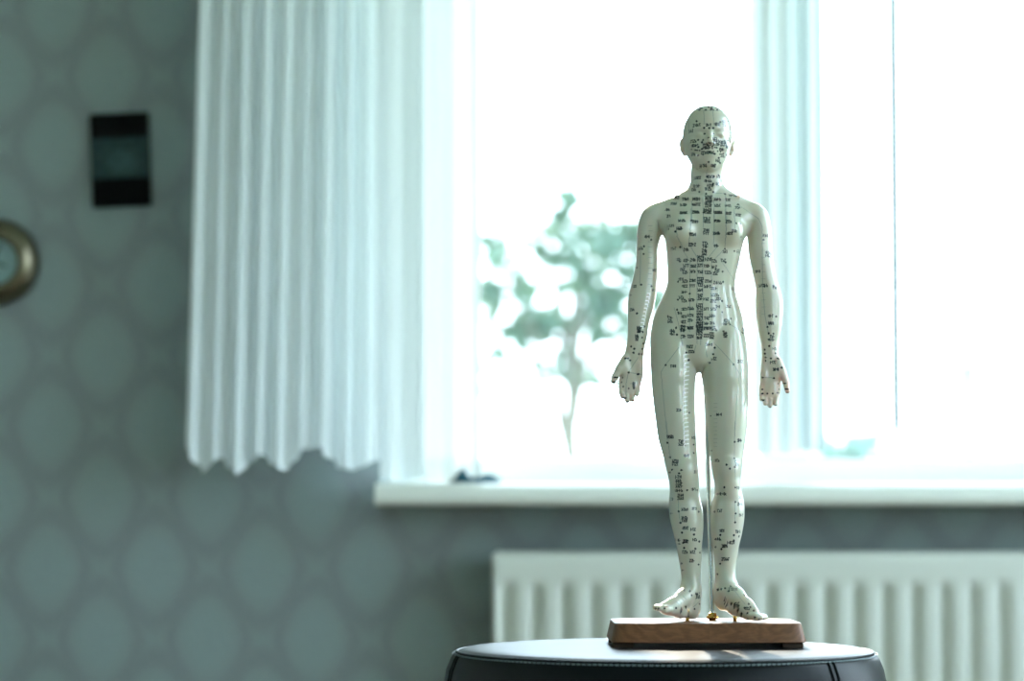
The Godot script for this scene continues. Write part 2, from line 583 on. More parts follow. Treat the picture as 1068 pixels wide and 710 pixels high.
# ---------------------------------------------------------------- stool
var stool_top := 0.0
func build_stool() -> void:
	var zs := -2.24
	var c := at(692.5, 675.0, zs)
	stool_top = c.y
	var rs := at(910, 675, zs).x - c.x
	var o := thing("round_stool", "round black leather stool carrying the white figure", "stool", Vector3(c.x, 0, zs))
	var leather := mat(Color(0.035, 0.06, 0.075), 0.38)
	leather.metallic_specular = 0.28
	var nt := NoiseTexture2D.new()
	nt.width = 256
	nt.height = 256
	nt.seamless = true
	nt.as_normal_map = true
	nt.bump_strength = 1.2
	var fn := FastNoiseLite.new()
	fn.noise_type = FastNoiseLite.TYPE_CELLULAR
	fn.frequency = 0.06
	fn.seed = 2
	nt.noise = fn
	leather.normal_enabled = true
	leather.normal_texture = nt
	leather.normal_scale = 0.1
	leather.uv1_triplanar = true
	leather.uv1_scale = Vector3(22, 22, 22)
	var t := c.y
	put("seat_top", lathe([Vector2(0.0001, t + 0.0015), Vector2(rs * 0.5, t + 0.0015), Vector2(rs * 0.85, t + 0.001), Vector2(rs * 0.95, t - 0.0005), Vector2(rs * 0.985, t - 0.0025), Vector2(rs * 0.992, t - 0.006)], 128), leather, o)
	var side := [Vector2(rs * 0.985, t - 0.007), Vector2(rs * 0.995, t - 0.0045), Vector2(rs * 1.008, t - 0.005), Vector2(rs * 1.022, t - 0.009), Vector2(rs * 1.043, t - 0.019), Vector2(rs * 1.058, t - 0.034), Vector2(rs * 1.062, t - 0.052), Vector2(rs * 1.052, t - 0.075), Vector2(rs * 1.02, t - 0.095), Vector2(rs * 0.95, t - 0.105), Vector2(0.001, t - 0.105)]
	put("seat_side", lathe(side, 128), leather, o)
	# piping and stitching along the rim
	var ring := []
	for k in 97:
		ring.append(Vector3(sin(TAU * k / 96.0) * rs * 0.992, t - 0.0035, cos(TAU * k / 96.0) * rs * 0.992))
	put("piping", tube(ring, [0.0016], 8), leather, o)
	var st := new_st()
	for k in 250:
		var a := TAU * k / 250.0
		var e := TAU * 0.72 / 250.0
		var r0 := rs * 1.012
		var p0 := Vector3(sin(a) * r0, t - 0.0052, cos(a) * r0)
		var p1 := Vector3(sin(a + e) * r0, t - 0.0052, cos(a + e) * r0)
		var nrm := Vector3(sin(a), 0.6, cos(a)).normalized() * 0.0008
		var dn := Vector3(0, -0.0005, 0)
		var cc := (p0 + p1) / 2.0
		face(st, [p0 + nrm - dn, p1 + nrm - dn, p1 + nrm + dn, p0 + nrm + dn], cc)
		face(st, [p0 + nrm - dn, p1 + nrm - dn, p1 - dn, p0 - dn], cc)
		face(st, [p0 + nrm + dn, p1 + nrm + dn, p1 + dn, p0 + dn], cc)
	var sti := put("stitching", st.commit(), mat(Color(0.5, 0.58, 0.6), 0.6), o)
	sti.set_meta("kind", "stuff")
	# upright seams between the side panels
	for k in 3:
		var base := deg_to_rad(44.0 + 120.0 * k)
		for dlt in [-0.018, 0.018]:
			var pts := []
			for q in range(2, 9):
				var s: Vector2 = side[q]
				pts.append(Vector3(sin(base + dlt) * (s.x + 0.0002), s.y, cos(base + dlt) * (s.x + 0.0002)))
			put("seam", tube(pts, [0.0014], 6), leather, o)
	var chrome := mat(Color(0.7, 0.72, 0.73), 0.2, 1.0)
	put("seat_plate", lathe([Vector2(0.001, t - 0.105), Vector2(0.11, t - 0.105), Vector2(0.11, t - 0.115), Vector2(0.001, t - 0.115)], 32), mat(Color(0.05, 0.05, 0.05), 0.5), o)
	put("column", lathe([Vector2(0.001, t - 0.115), Vector2(0.02, t - 0.115), Vector2(0.02, 0.3), Vector2(0.028, 0.3), Vector2(0.028, 0.08), Vector2(0.001, 0.08)], 24), chrome, o)
	for k in 5:
		var a := TAU * k / 5.0 + 0.3
		var d := Vector3(sin(a), 0, cos(a))
		var arm := put("foot_arm", tube([Vector3(0, 0.1, 0), d * 0.12 + Vector3(0, 0.09, 0), d * 0.26 + Vector3(0, 0.07, 0)], [0.022, 0.018, 0.014], 10), chrome, o)
		var wh := put("caster", lathe([Vector2(0.001, 0.012), Vector2(0.02, 0.012), Vector2(0.025, 0.006), Vector2(0.025, -0.006), Vector2(0.02, -0.012), Vector2(0.001, -0.012)], 20), mat(Color(0.04, 0.04, 0.04), 0.5), arm, d * 0.26 + Vector3(0, 0.025, 0))
		wh.rotation = Vector3(PI / 2, a + PI / 2, 0)
		put("caster_stem", tube([d * 0.26 + Vector3(0, 0.03, 0), d * 0.26 + Vector3(0, 0.075, 0)], [0.006], 8), chrome, arm)

# ---------------------------------------------------------------- the figure
# All tables below: y, left x, right x (photo pixels on the figure's plane), depth centre, half depth (same unit, + towards the room).
const TORSO := [[170, 722, 753, -4, 15], [178, 720.7, 754.4, -4, 16.5], [187, 720.7, 754, -5, 17], [193, 718.9, 756.4, -6, 17.5], [196.5, 715.6, 760.4, -7, 18], [200, 709, 766, -7.5, 18.5], [204, 701, 774, -8, 20], [207.5, 691.5, 781.5, -8, 20], [211, 682.5, 790, -8, 20.5], [215, 677, 794.5, -7, 21.5], [220, 675, 796.5, -5, 23.5], [227, 678, 793, -3, 25.5], [237, 686, 785, -1, 27], [249, 693.2, 777, 0, 27.5], [256.6, 694.5, 774.7, 0, 27], [265.8, 695.4, 772.7, 0, 26], [275, 696, 770.9, 0, 24.5], [284, 696.2, 768.7, 0, 23.5], [293, 696.3, 767.2, -0.5, 23], [299, 695, 766.8, -1, 23], [306, 692.5, 767.7, -1.5, 24], [311.5, 690, 769.2, -2, 25], [320.7, 685.4, 772.3, -3, 27], [330, 682, 775, -4, 29], [339, 680, 776.5, -5, 31], [348, 680.5, 775.5, -5, 31], [357, 686, 769, -4, 29], [366, 697, 757, -2, 26], [375, 709, 746, 0, 22], [383, 720, 736, 2, 14], [389, 726, 731, 2, 6]]
const LEG_A := [[332, 692, 712, -4, 14], [340, 684, 718, -5, 24], [348, 679, 723, -5, 28], [366, 678.4, 727, -4, 30], [385, 678.9, 727.5, -3, 28.5], [394, 679.3, 726.2, -2, 28], [403, 679.9, 725.8, -2, 27], [421, 681.7, 725.5, -1, 25.5], [440, 684, 726, 0, 23.5], [458, 686.7, 726.8, 0, 21.5], [476.6, 691.8, 727.8, 1, 19.5], [495, 696.3, 729, 2, 19], [504, 698, 729.2, 2, 18.5], [513, 698.5, 729.2, 0, 17.5], [522, 698, 730.6, -2, 17.5], [531.5, 698, 733, -3, 18.5], [541, 699, 733.9, -4, 19], [550, 701, 734, -4, 18.5], [559, 703.3, 733.3, -4, 17.5], [568, 705.5, 732.5, -4, 16], [580, 707.8, 732.2, -4.5, 14.5], [590, 709.5, 731.7, -5, 13.2], [600, 711, 731.4, -5, 12.6], [610, 711.5, 731.3, -5, 12.8], [618, 712, 731.3, -5, 13], [626, 712, 731.5, -5, 13], [634, 712.5, 731, -5, 12.5], [640, 713.5, 730, -5.5, 11], [645, 716.5, 727, -6, 7]]
const LEG_B := [[332, 748, 768, -4, 14], [340, 741, 774, -5, 24], [348, 737, 777.8, -5, 28], [366, 731, 780.3, -4, 30], [385, 730.5, 781.4, -3, 28.5], [394, 732, 781.5, -2, 28], [403, 733.2, 781.5, -2, 27], [421, 734.8, 781, -1, 25.5], [440, 736, 779.8, 0, 23.5], [458, 738.6, 777.8, 0, 21.5], [476.6, 740.6, 775, 1, 19.5], [495, 743.4, 772.4, 2, 18.5], [504, 745, 772, 2, 18], [513, 745, 773.2, 0, 17.5], [522, 743.3, 775.6, -2, 17.5], [531.5, 741.6, 776.9, -3, 18.5], [541, 741, 776.7, -4, 19], [550, 741.1, 775.4, -4, 18.5], [559, 742, 773.6, -4, 17.5], [568, 743.3, 771.4, -4, 16], [580, 745, 769.5, -4.5, 14.5], [590, 746.1, 768, -5, 13.2], [600, 746.4, 768, -5, 12.6], [610, 746.4, 769, -5, 12.8], [618, 746.4, 768, -6, 12], [626, 747, 766, -7, 11.5], [632, 748.5, 763, -8, 10], [637, 752, 759, -9, 5]]
const ARM_A := [[211, 682, 688, -6, 5], [213, 678.8, 691, -6, 10], [216, 675, 693, -6, 14], [220, 670.4, 694, -6, 16.5], [226, 667.8, 693, -6, 17.5], [233, 666, 692, -6, 17], [241, 664.8, 691, -6, 16], [249, 664.4, 689.3, -6, 15], [256.6, 664.3, 687.2, -6, 14.5], [266, 664, 686.6, -6, 14], [275, 663.4, 686.7, -6, 13.5], [284, 661.6, 686.5, -6, 13], [293, 659.7, 685.7, -5.5, 12.8], [302, 657, 685, -5, 12.5], [311.5, 655.3, 684, -4, 12.5], [320.7, 655, 681.7, -3.5, 12.3], [330, 655, 679, -3, 11.8], [339, 655, 676.8, -2, 11], [348, 654.7, 675.6, -1.5, 10], [357, 653.9, 673.4, -1, 9], [363, 652.8, 672.3, -0.5, 8.3], [368, 651.3, 671.6, 0, 7.6], [374, 649.5, 671, 0, 7], [380, 648, 670.8, 0, 6.5], [386, 646.5, 670.5, 0.5, 6.2], [394, 645.8, 669.6, 1, 6], [403, 645.6, 668, 2, 5.2], [408, 646.5, 666.6, 3, 4], [411, 648.5, 664.5, 4, 2.2]]
const ARM_B := [[211, 783, 789, -6, 5], [213, 780, 792.3, -6, 10], [216, 778, 796.2, -6, 14], [220, 777, 800.3, -6, 16.5], [226, 778, 802.6, -6, 17.5], [233, 778.5, 803.9, -6, 17], [241, 779, 805, -6, 16], [249, 780, 805.4, -6, 15], [256.6, 780.9, 805.6, -6, 14.5], [266, 781.8, 806.4, -6, 14], [275, 783.7, 807.5, -6, 13.5], [284, 785.7, 809, -6, 13], [293, 787.5, 811, -5.5, 12.8], [302, 789, 814.2, -5, 12.5], [311.5, 788.5, 816.3, -4, 12.5], [320.7, 788.4, 816.8, -3.5, 12.3], [330, 788.8, 816.3, -3, 11.8], [339, 790, 815.2, -2, 11], [348, 791.5, 813.6, -1.5, 10], [357, 793.4, 812.2, -1, 9], [363, 794, 811.7, -0.5, 8.3], [370.8, 794.3, 812, 0, 7.6], [377, 793.8, 813.5, 0, 7], [386.7, 793.2, 814.8, 0.5, 6.3], [397, 792.5, 814.8, 1, 6], [405, 792.2, 814.3, 2, 5.4], [411, 792.8, 813, 3, 4.4], [415, 795, 810.5, 4, 2.4]]
const HEAD := [[110, 735, 741, -2, 4], [112, 728, 748, -2, 14], [114, 724.5, 752, -2, 19], [118, 720.2, 757, -2, 25], [123.3, 716.8, 760.6, -2, 29], [128, 714.4, 762.6, -2, 31], [134.3, 712.8, 763.8, -2, 32.5], [141.6, 712, 764.3, -2, 33], [148, 712.3, 763.8, -2, 32.5], [154, 713.5, 762.4, -1, 31.5], [160, 715.3, 760.6, 0, 30], [167, 718.4, 757.4, 3, 26], [172, 721.3, 754.5, 5.5, 22], [176, 725, 750.5, 8, 17], [179, 729.5, 746, 11, 11], [181, 733, 742, 12, 5]]

const CELL := 1.2
const GX0 := 630.0
const GY0 := 106.0
const GZ0 := -45.0
const NX := 168
const NY := 456
const NZ := 82
const BIG := 99.0

var limb_rows := []        # per limb: PackedFloat32Array of cx, rx, cz, rz per grid row (rx < 0: absent)
var row_prims := []        # per grid row: indices of capsules and ellipsoids that reach it
var prims := []
var field := PackedFloat32Array()
var front_z := PackedFloat32Array()
var front_id := PackedInt32Array()

func smooth_rows(t: Array) -> PackedFloat32Array:
	var out := PackedFloat32Array()
	out.resize(NY * 4)
	for r in NY:
		var y := GY0 + r * CELL
		out[r * 4 + 1] = -1.0
		if y < t[0][0] or y > t[t.size() - 1][0]:
			continue
		var i := 0
		while i < t.size() - 2 and y > t[i + 1][0]:
			i += 1
		var a: Array = t[maxi(i - 1, 0)]
		var b: Array = t[i]
		var c: Array = t[i + 1]
		var d: Array = t[mini(i + 2, t.size() - 1)]
		var h: float = c[0] - b[0]
		var u: float = (y - b[0]) / h
		var v := []
		for k in range(1, 5):
			var m0: float = (c[k] - a[k]) / maxf(0.001, c[0] - a[0]) * h
			var m1: float = (d[k] - b[k]) / maxf(0.001, d[0] - b[0]) * h
			var u2 := u * u
			var u3 := u2 * u
			v.append((2 * u3 - 3 * u2 + 1) * b[k] + (u3 - 2 * u2 + u) * m0 + (-2 * u3 + 3 * u2) * c[k] + (u3 - u2) * m1)
		out[r * 4] = (v[0] + v[1]) / 2.0
		out[r * 4 + 1] = maxf(0.3, (v[1] - v[0]) / 2.0)
		out[r * 4 + 2] = v[2]
		out[r * 4 + 3] = maxf(0.3, v[3])
	return out

# kind 0: tapered capsule a,b,ra,rb   kind 1: ellipsoid centre, radii   kind 2: ellipsoid taken away
func add_prim(kind: int, a: Vector3, b: Vector3, ra: float, rb: float, k: float, id: int) -> void:
	var n := prims.size()
	prims.append([kind, a, b, ra, rb, k, id])
	var lo: float
	var hi: float
	if kind == 0:
		lo = minf(a.y - ra, b.y - rb)
		hi = maxf(a.y + ra, b.y + rb)
	else:
		lo = a.y - b.y
		hi = a.y + b.y
	for r in range(maxi(0, int((lo - 7.0 - GY0) / CELL)), mini(NY - 1, int((hi + 7.0 - GY0) / CELL) + 1) + 1):
		row_prims[r].append(n)

func chain(pts: Array, k: float, id: int) -> void:
	for i in pts.size() - 1:
		var a: Array = pts[i]
		var b: Array = pts[i + 1]
		add_prim(0, Vector3(a[0], a[1], a[2]), Vector3(b[0], b[1], b[2]), a[3], b[3], k, id)

var last_id := 0
func value(x: float, r: int, z: float) -> float:
	var d := BIG
	var best := BIG
	var id := 0
	var y := GY0 + r * CELL
	for l in 6:
		var t: PackedFloat32Array = limb_rows[l]
		var rx := t[r * 4 + 1]
		if rx < 0.0:
			continue
		var dx := x - t[r * 4]
		if absf(dx) > rx + 12.0:
			continue
		var rz := t[r * 4 + 3]
		var dz := z - t[r * 4 + 2]
		var ax := dx / rx
		var az := dz / rz
		var k0 := sqrt(ax * ax + az * az)
		var e: float
		if k0 < 0.02:
			e = -minf(rx, rz)
		else:
			ax /= rx
			az /= rz
			e = k0 * (k0 - 1.0) / sqrt(ax * ax + az * az)
		if e < best:
			best = e
			id = l
		if d >= BIG:
			d = e
		else:
			var k := 5.0
			if l >= 3 and l <= 4:
				k = 6.0 if y < 232.0 else 2.0
			elif l == 5:
				k = 2.5
			elif y > 384.0:
				k = 2.0
			var h := maxf(k - absf(d - e), 0.0) / k
			d = minf(d, e) - h * h * k * 0.25
	for n: int in row_prims[r]:
		var p: Array = prims[n]
		var a: Vector3 = p[1]
		var b: Vector3 = p[2]
		var e: float
		if p[0] == 0:
			var bax := b.x - a.x
			var bay := b.y - a.y
			var baz := b.z - a.z
			var pax := x - a.x
			var pay := y - a.y
			var paz := z - a.z
			var u := clampf((pax * bax + pay * bay + paz * baz) / (bax * bax + bay * bay + baz * baz), 0.0, 1.0)
			pax -= bax * u
			pay -= bay * u
			paz -= baz * u
			e = sqrt(pax * pax + pay * pay + paz * paz) - lerpf(p[3], p[4], u)
		else:
			var ax := (x - a.x) / b.x
			if absf(ax) > 1.0 + 8.0 / b.x:
				continue
			var ay := (y - a.y) / b.y
			var az := (z - a.z) / b.z
			var k0 := sqrt(ax * ax + ay * ay + az * az)
			if k0 < 0.05:
				e = -minf(b.x, minf(b.y, b.z))
			else:
				ax /= b.x
				ay /= b.y
				az /= b.z
				e = k0 * (k0 - 1.0) / sqrt(ax * ax + ay * ay + az * az)
		var k: float = p[5]
		if p[0] == 2:
			e = -e
			var h2 := maxf(k - absf(d - e), 0.0) / k
			d = maxf(d, e) + h2 * h2 * k * 0.25
			continue
		if e < best and p[6] >= 0:
			best = e
			id = p[6]
		var h := maxf(k - absf(d - e), 0.0) / k
		d = minf(d, e) - h * h * k * 0.25
	last_id = id
	return d

func figure_primitives() -> void:
	for r in NY:
		row_prims.append([])
	# chest, hips, knees, collar bones
	for s in [[709.8, 758.0]]:
		for x: float in s:
			add_prim(1, Vector3(x, 242.5, 17), Vector3(16, 16.5, 15.5), 0, 0, 6.0, 0)
	for x in [706.0, 755.0]:
		add_prim(1, Vector3(x, 352, -26), Vector3(20, 22, 14), 0, 0, 8.0, -1)
	add_prim(1, Vector3(729.5, 367, 17), Vector3(13, 14, 8), 0, 0, 6.0, 0)
	add_prim(1, Vector3(714, 491, 17), Vector3(9, 11, 6), 0, 0, 5.0, 1)
	add_prim(1, Vector3(758.5, 489, 17), Vector3(9, 11, 6), 0, 0, 5.0, 2)
	add_prim(0, Vector3(731, 209, 13), Vector3(704, 206, 8), 2.2, 1.8, 4.0, 0)
	add_prim(0, Vector3(743, 209, 13), Vector3(770, 206, 8), 2.2, 1.8, 4.0, 0)
	# sternomastoid lines of the neck
	add_prim(0, Vector3(735, 206, 11), Vector3(724, 176, 4), 2.0, 3.0, 4.0, 0)
	add_prim(0, Vector3(740, 206, 11), Vector3(751, 176, 4), 2.0, 3.0, 4.0, 0)
	# face
	for s in [-1.0, 1.0]:
		add_prim(2, Vector3(738 + s * 10.0, 143.5, 32.5), Vector3(7.0, 4.2, 5.0), 0, 0, 3.0, 0)
		add_prim(1, Vector3(738 + s * 10.0, 144.5, 24.0), Vector3(5.2, 3.4, 4.8), 0, 0, 1.0, 0)
		add_prim(0, Vector3(738 + s * 5.5, 138.2, 28.8), Vector3(738 + s * 14, 138.2, 24.5), 1.6, 1.2, 2.0, 0)
		add_prim(1, Vector3(738 + s * 3.2, 154.0, 30.0), Vector3(2.0, 2.0, 2.6), 0, 0, 1.2, 0)
		add_prim(1, Vector3(738 + s * 13.0, 155.0, 19.5), Vector3(7.0, 7.0, 6.0), 0, 0, 4.0, 0)
		# ears: shell, rim and lobe
		var ec := 738.2
		add_prim(1, Vector3(ec + s * 26.9, 149.0, -4.0), Vector3(2.4, 5.0, 5.2), 0, 0, 1.5, 0)
		add_prim(1, Vector3(ec + s * 26.3, 154.0, -4.0), Vector3(2.3, 5.2, 4.8), 0, 0, 1.5, 0)
		add_prim(1, Vector3(ec + s * 24.4, 159.6, -3.0), Vector3(2.2, 3.0, 3.0), 0, 0, 1.5, 0)
		add_prim(2, Vector3(ec + s * 28.2, 151.5, 0.5), Vector3(1.4, 3.6, 2.4), 0, 0, 0.8, 0)
	add_prim(0, Vector3(738, 141, 29.0), Vector3(738, 152, 34.0), 1.8, 2.6, 2.5, 0)
	add_prim(1, Vector3(738, 162.4, 27.6), Vector3(6.0, 1.5, 2.6), 0, 0, 1.4, 0)
	add_prim(1, Vector3(738, 165.6, 27.0), Vector3(5.2, 1.8, 2.9), 0, 0, 1.2, 0)
	add_prim(2, Vector3(738, 164.0, 30.8), Vector3(6.0, 0.7, 1.6), 0, 0, 0.8, 0)
	add_prim(1, Vector3(738, 174.5, 21.0), Vector3(7.0, 5.0, 6.0), 0, 0, 3.0, 0)
	# hand A (thumb towards the curtain side), palm to the room, fingers a little curled
	chain([[648.6, 401, 2, 3.30], [648.2, 409.5, 4, 2.97], [649.0, 414.0, 8, 2.53]], 0.9, 3)
	chain([[654.2, 403, 2, 3.41], [653.6, 412.5, 4, 3.08], [653.9, 418.2, 8, 2.64]], 0.9, 3)
	chain([[659.8, 402, 2, 3.30], [659.3, 411.5, 4, 2.97], [659.1, 417.2, 8, 2.53]], 0.9, 3)
	chain([[665.0, 400, 2, 2.97], [664.6, 407.5, 4, 2.64], [664.2, 411.6, 7, 2.31]], 0.9, 3)
	chain([[653.0, 374, 3, 5.0], [645.8, 385, 5, 4.2], [641.3, 393, 6, 3.4], [639.4, 397.6, 6, 2.8]], 1.6, 3)
	add_prim(1, Vector3(651.5, 384, 4), Vector3(5.5, 9, 4.5), 0, 0, 3.0, 3)
	add_prim(1, Vector3(667, 387, 3), Vector3(3.5, 10, 4.5), 0, 0, 3.0, 3)
	# hand B
	chain([[794.6, 404, 2, 3.08], [793.9, 412, 4, 2.75], [793.4, 416.4, 7, 2.31]], 0.9, 4)
	chain([[799.6, 406, 2, 3.30], [798.0, 415.5, 4, 2.97], [797.4, 421.0, 8, 2.53]], 0.9, 4)
	chain([[805.0, 407, 2, 3.41], [803.0, 417.5, 4, 3.08], [802.4, 423.3, 8, 2.64]], 0.9, 4)
	chain([[810.8, 406, 2, 3.30], [808.9, 415.5, 4, 2.97], [808.0, 421.3, 8, 2.53]], 0.9, 4)
	chain([[810.5, 377, 3, 5.0], [815.4, 388, 5, 4.2], [818.8, 398.5, 6, 3.4], [820.6, 407.8, 6, 2.8]], 1.2, 4)
	add_prim(1, Vector3(809, 387, 4), Vector3(5.5, 9, 4.5), 0, 0, 3.0, 4)
	add_prim(1, Vector3(796.5, 390, 3), Vector3(3.5, 10, 4.5), 0, 0, 3.0, 4)
	# foot A: on its heel, toes lifted and turned outwards
	chain([[720, 616, -2, 11.0], [711, 625, 12, 9.0], [700, 630.5, 26, 7.6], [690, 632.4, 34, 5.8]], 5.0, 6)
	chain([[719, 634, -7, 10.5], [708, 636.5, 14, 7.0], [694, 635, 33, 4.6]], 4.0, 6)
	var toes_a := [[696.0, 634.0, 39.5, 4.0, 9.0], [691.5, 633.0, 38.6, 3.3, 8.8], [688.2, 632.4, 36.5, 3.1, 8.0], [686.0, 632.2, 33.8, 2.9, 7.0], [684.5, 632.2, 30.5, 2.7, 6.0]]
	for t: Array in toes_a:
		chain([[t[0], t[1], t[2], t[3]], [t[0] - 0.62 * t[4] * 0.6, t[1] - 0.6, t[2] + 0.77 * t[4] * 0.6, t[3]], [t[0] - 0.62 * t[4], t[1] + 0.3, t[2] + 0.77 * t[4], t[3] * 0.85]], 1.0, 6)
	# foot B: on its ball, heel lifted, turned the other way
	chain([[758, 614, -3, 11.0], [766, 621.5, 10, 9.6], [776, 631.5, 23, 7.8], [783, 637.5, 31, 5.8]], 5.0, 7)
	chain([[756.5, 626, -8, 10.0], [766, 633.5, 10, 7.4], [778, 639.3, 28, 6.2]], 4.0, 7)
	var toes_b := [[779.5, 641.0, 37.0, 3.8, 9.0], [783.6, 641.0, 36.8, 3.2, 9.2], [787.0, 641.0, 34.8, 3.0, 8.4], [789.6, 641.0, 32.2, 2.8, 7.4], [791.4, 641.2, 29.2, 2.6, 6.4]]
	for t: Array in toes_b:
		chain([[t[0], t[1], t[2], t[3]], [t[0] + 0.62 * t[4] * 0.6, t[1] + 0.3, t[2] + 0.77 * t[4] * 0.6, t[3]], [t[0] + 0.62 * t[4], t[1] + 1.3, t[2] + 0.77 * t[4], t[3] * 0.85]], 1.0, 7)

func field_at(i: int, j: int, k: int) -> float:
	var n := (j * NZ + k) * NX + i
	var v := field[n]
	if v > 1e8:
		v = value(GX0 + i * CELL, j, GZ0 + k * CELL)
		field[n] = v
	return v

const ATLAS := 2048
const TPP := 2.45            # texels per unit
const COL_X := [165.0, 412.0, 577.0, 706.0, 790.0]       # middle of the strip of torso/head, leg A, leg B, arm A, arm B

func atlas(p: Vector3, id: int) -> Vector2:
	if id >= 6:
		return Vector2((p.x - (675.0 if id == 6 else 740.0) + (10.0 if id == 6 else 90.0)) * TPP, ((p.y + p.z * 0.8 - 570.0) + 620.0) * TPP)
	var l := 5 if (id == 5 or (id == 0 and p.y < 176.0)) else id
	var r := clampi(int(round((p.y - GY0) / CELL)), 0, NY - 1)
	var t: PackedFloat32Array = limb_rows[l]
	while t[r * 4 + 1] < 0.0 and r > 0 and p.y > 150.0:
		r -= 1
	while t[r * 4 + 1] < 0.0 and r < NY - 1:
		r += 1
	var a := atan2((p.x - t[r * 4]) / t[r * 4 + 1], (p.z - t[r * 4 + 2]) / t[r * 4 + 3])
	return Vector2((COL_X[0 if l == 5 else l] + a * t[r * 4 + 1]) * TPP, (p.y - 105.0) * TPP)

func figure_mesh(to_world: Callable) -> ArrayMesh:
	field.resize(NX * NY * NZ)
	field.fill(1e9)
	front_z.resize(NX * NY)
	front_z.fill(-1000.0)
	front_id.resize(NX * NY)
	# coarse pass: which blocks of 4 cells does the surface reach
	var B := 4
	var bx := NX / B
	var by := NY / B
	var bz := NZ / B
	var near := PackedByteArray()
	near.resize(bx * by * bz)
	var lim := B * CELL * 0.95 + 0.8
	for j in by:
		for k in bz:
			for i in bx:
				var d := value(GX0 + (i + 0.5) * B * CELL, j * B + 2, GZ0 + (k + 0.5) * B * CELL)
				if absf(d) < lim:
					near[(j * bz + k) * bx + i] |= 1
					if j > 0:
						near[((j - 1) * bz + k) * bx + i] |= 1
					if j < by - 1:
						near[((j + 1) * bz + k) * bx + i] |= 1
	print("coarse ", Time.get_ticks_msec())
	var cell := PackedInt32Array()
	cell.resize(NX * NY * NZ)
	cell.fill(-1)
	var vs := PackedVector3Array()
	var ns := PackedVector3Array()
	var ids := PackedInt32Array()
	var at_cell := []
	var f := PackedFloat32Array()
	f.resize(8)
	for bj in by:
		for bk in bz:
			for bi in bx:
				if near[(bj * bz + bk) * bx + bi] == 0:
					continue
				for j in range(bj * B, mini(bj * B + B, NY - 1)):
					for k in range(bk * B, mini(bk * B + B, NZ - 1)):
						for i in range(bi * B, mini(bi * B + B, NX - 1)):
							var neg := 0
							for q in 8:
								var v := field_at(i + (q & 1), j + ((q >> 1) & 1), k + (q >> 2))
								f[q] = v
								if v < 0.0:
									neg += 1
							if neg == 0 or neg == 8:
								continue
							var s := Vector3.ZERO
							var cnt := 0
							for q in 8:
								for ax in [1, 2, 4]:
									if q & ax:
										continue
									var o: int = q | ax
									if (f[q] < 0.0) == (f[o] < 0.0):
										continue
									var t := f[q] / (f[q] - f[o])
									var c := Vector3(q & 1, (q >> 1) & 1, q >> 2)
									if ax == 1:
										c.x += t
									elif ax == 2:
										c.y += t
									else:
										c.z += t
									s += c
									cnt += 1
							s /= cnt
							var p := Vector3(GX0 + (i + s.x) * CELL, GY0 + (j + s.y) * CELL, GZ0 + (k + s.z) * CELL)
							var g := Vector3(f[1] + f[3] + f[5] + f[7] - f[0] - f[2] - f[4] - f[6], f[2] + f[3] + f[6] + f[7] - f[0] - f[1] - f[4] - f[5], f[4] + f[5] + f[6] + f[7] - f[0] - f[1] - f[2] - f[3])
							value(p.x, clampi(int(round((p.y - GY0) / CELL)), 0, NY - 1), p.z)
							var id := last_id
							cell[(j * NZ + k) * NX + i] = vs.size()
							at_cell.append(Vector3i(i, j, k))
							vs.append(p)
							ns.append(Vector3(g.x, -g.y, g.z).normalized())
							ids.append(id)
							var col := j * NX + i
							if p.z > front_z[col]:
								front_z[col] = p.z
								front_id[col] = id
	print("vertices ", vs.size(), " ", Time.get_ticks_msec())
	# normals: one round of smoothing happens through the shared vertices of quads
	var acc := PackedVector3Array()
	acc.resize(vs.size())
	var quads := []
	for n in vs.size():
		var c: Vector3i = at_cell[n]
		if c.x == 0 or c.y == 0 or c.z == 0:
			continue
		var v0 := field_at(c.x, c.y, c.z) < 0.0
		for ax in 3:
			var e := Vector3i(c.x + (1 if ax == 0 else 0), c.y + (1 if ax == 1 else 0), c.z + (1 if ax == 2 else 0))
			var v1 := field_at(e.x, e.y, e.z) < 0.0
			if v0 == v1:
				continue
			var u := Vector3i(0, 1, 0) if ax == 0 else (Vector3i(0, 0, 1) if ax == 1 else Vector3i(1, 0, 0))
			var w := Vector3i(0, 0, 1) if ax == 0 else (Vector3i(1, 0, 0) if ax == 1 else Vector3i(0, 1, 0))
			var q := [c, c - u, c - u - w, c - w]
			var id4 := PackedInt32Array()
			for z: Vector3i in q:
				id4.append(cell[(z.y * NZ + z.z) * NX + z.x])
			if id4[0] < 0 or id4[1] < 0 or id4[2] < 0 or id4[3] < 0:
				continue
			if not v0:
				id4.reverse()
			quads.append(id4)
			var mid := ns[id4[0]] + ns[id4[1]] + ns[id4[2]] + ns[id4[3]]
			for z in id4:
				acc[z] += mid
	for n in vs.size():
		ns[n] = (ns[n] + acc[n]).normalized()
	var world := PackedVector3Array()
	for n in vs.size():
		world.append(to_world.call(vs[n]))
	print("quads ", quads.size(), " ", Time.get_ticks_msec())
	# emit: vertices are shared within one strip of the atlas, and doubled where strips or the back seam meet
	var ov := PackedVector3Array()
	var on := PackedVector3Array()
	var ou := PackedVector2Array()
	var oi := PackedInt32Array()
	var made := {}
	for q: PackedInt32Array in quads:
		var id := ids[q[0]]
		var n4 := []
		var u0 := Vector2.ZERO
		for m in 4:
			var n := q[m]
			var uv := atlas(vs[n], id)
			if m == 0:
				u0 = uv
			var shift := 0
			if absf(uv.x - u0.x) > 60.0 and id < 6:
				uv.x = u0.x
				shift = 1
			var key := n * 32 + id * 2 + shift
			if not made.has(key) or shift == 1:
				made[key] = ov.size()
				ov.append(world[n])
				on.append(ns[n])
				ou.append(uv / ATLAS)
			n4.append(made[key])
		oi.append_array([n4[0], n4[1], n4[2], n4[0], n4[2], n4[3]])
	var ar := []
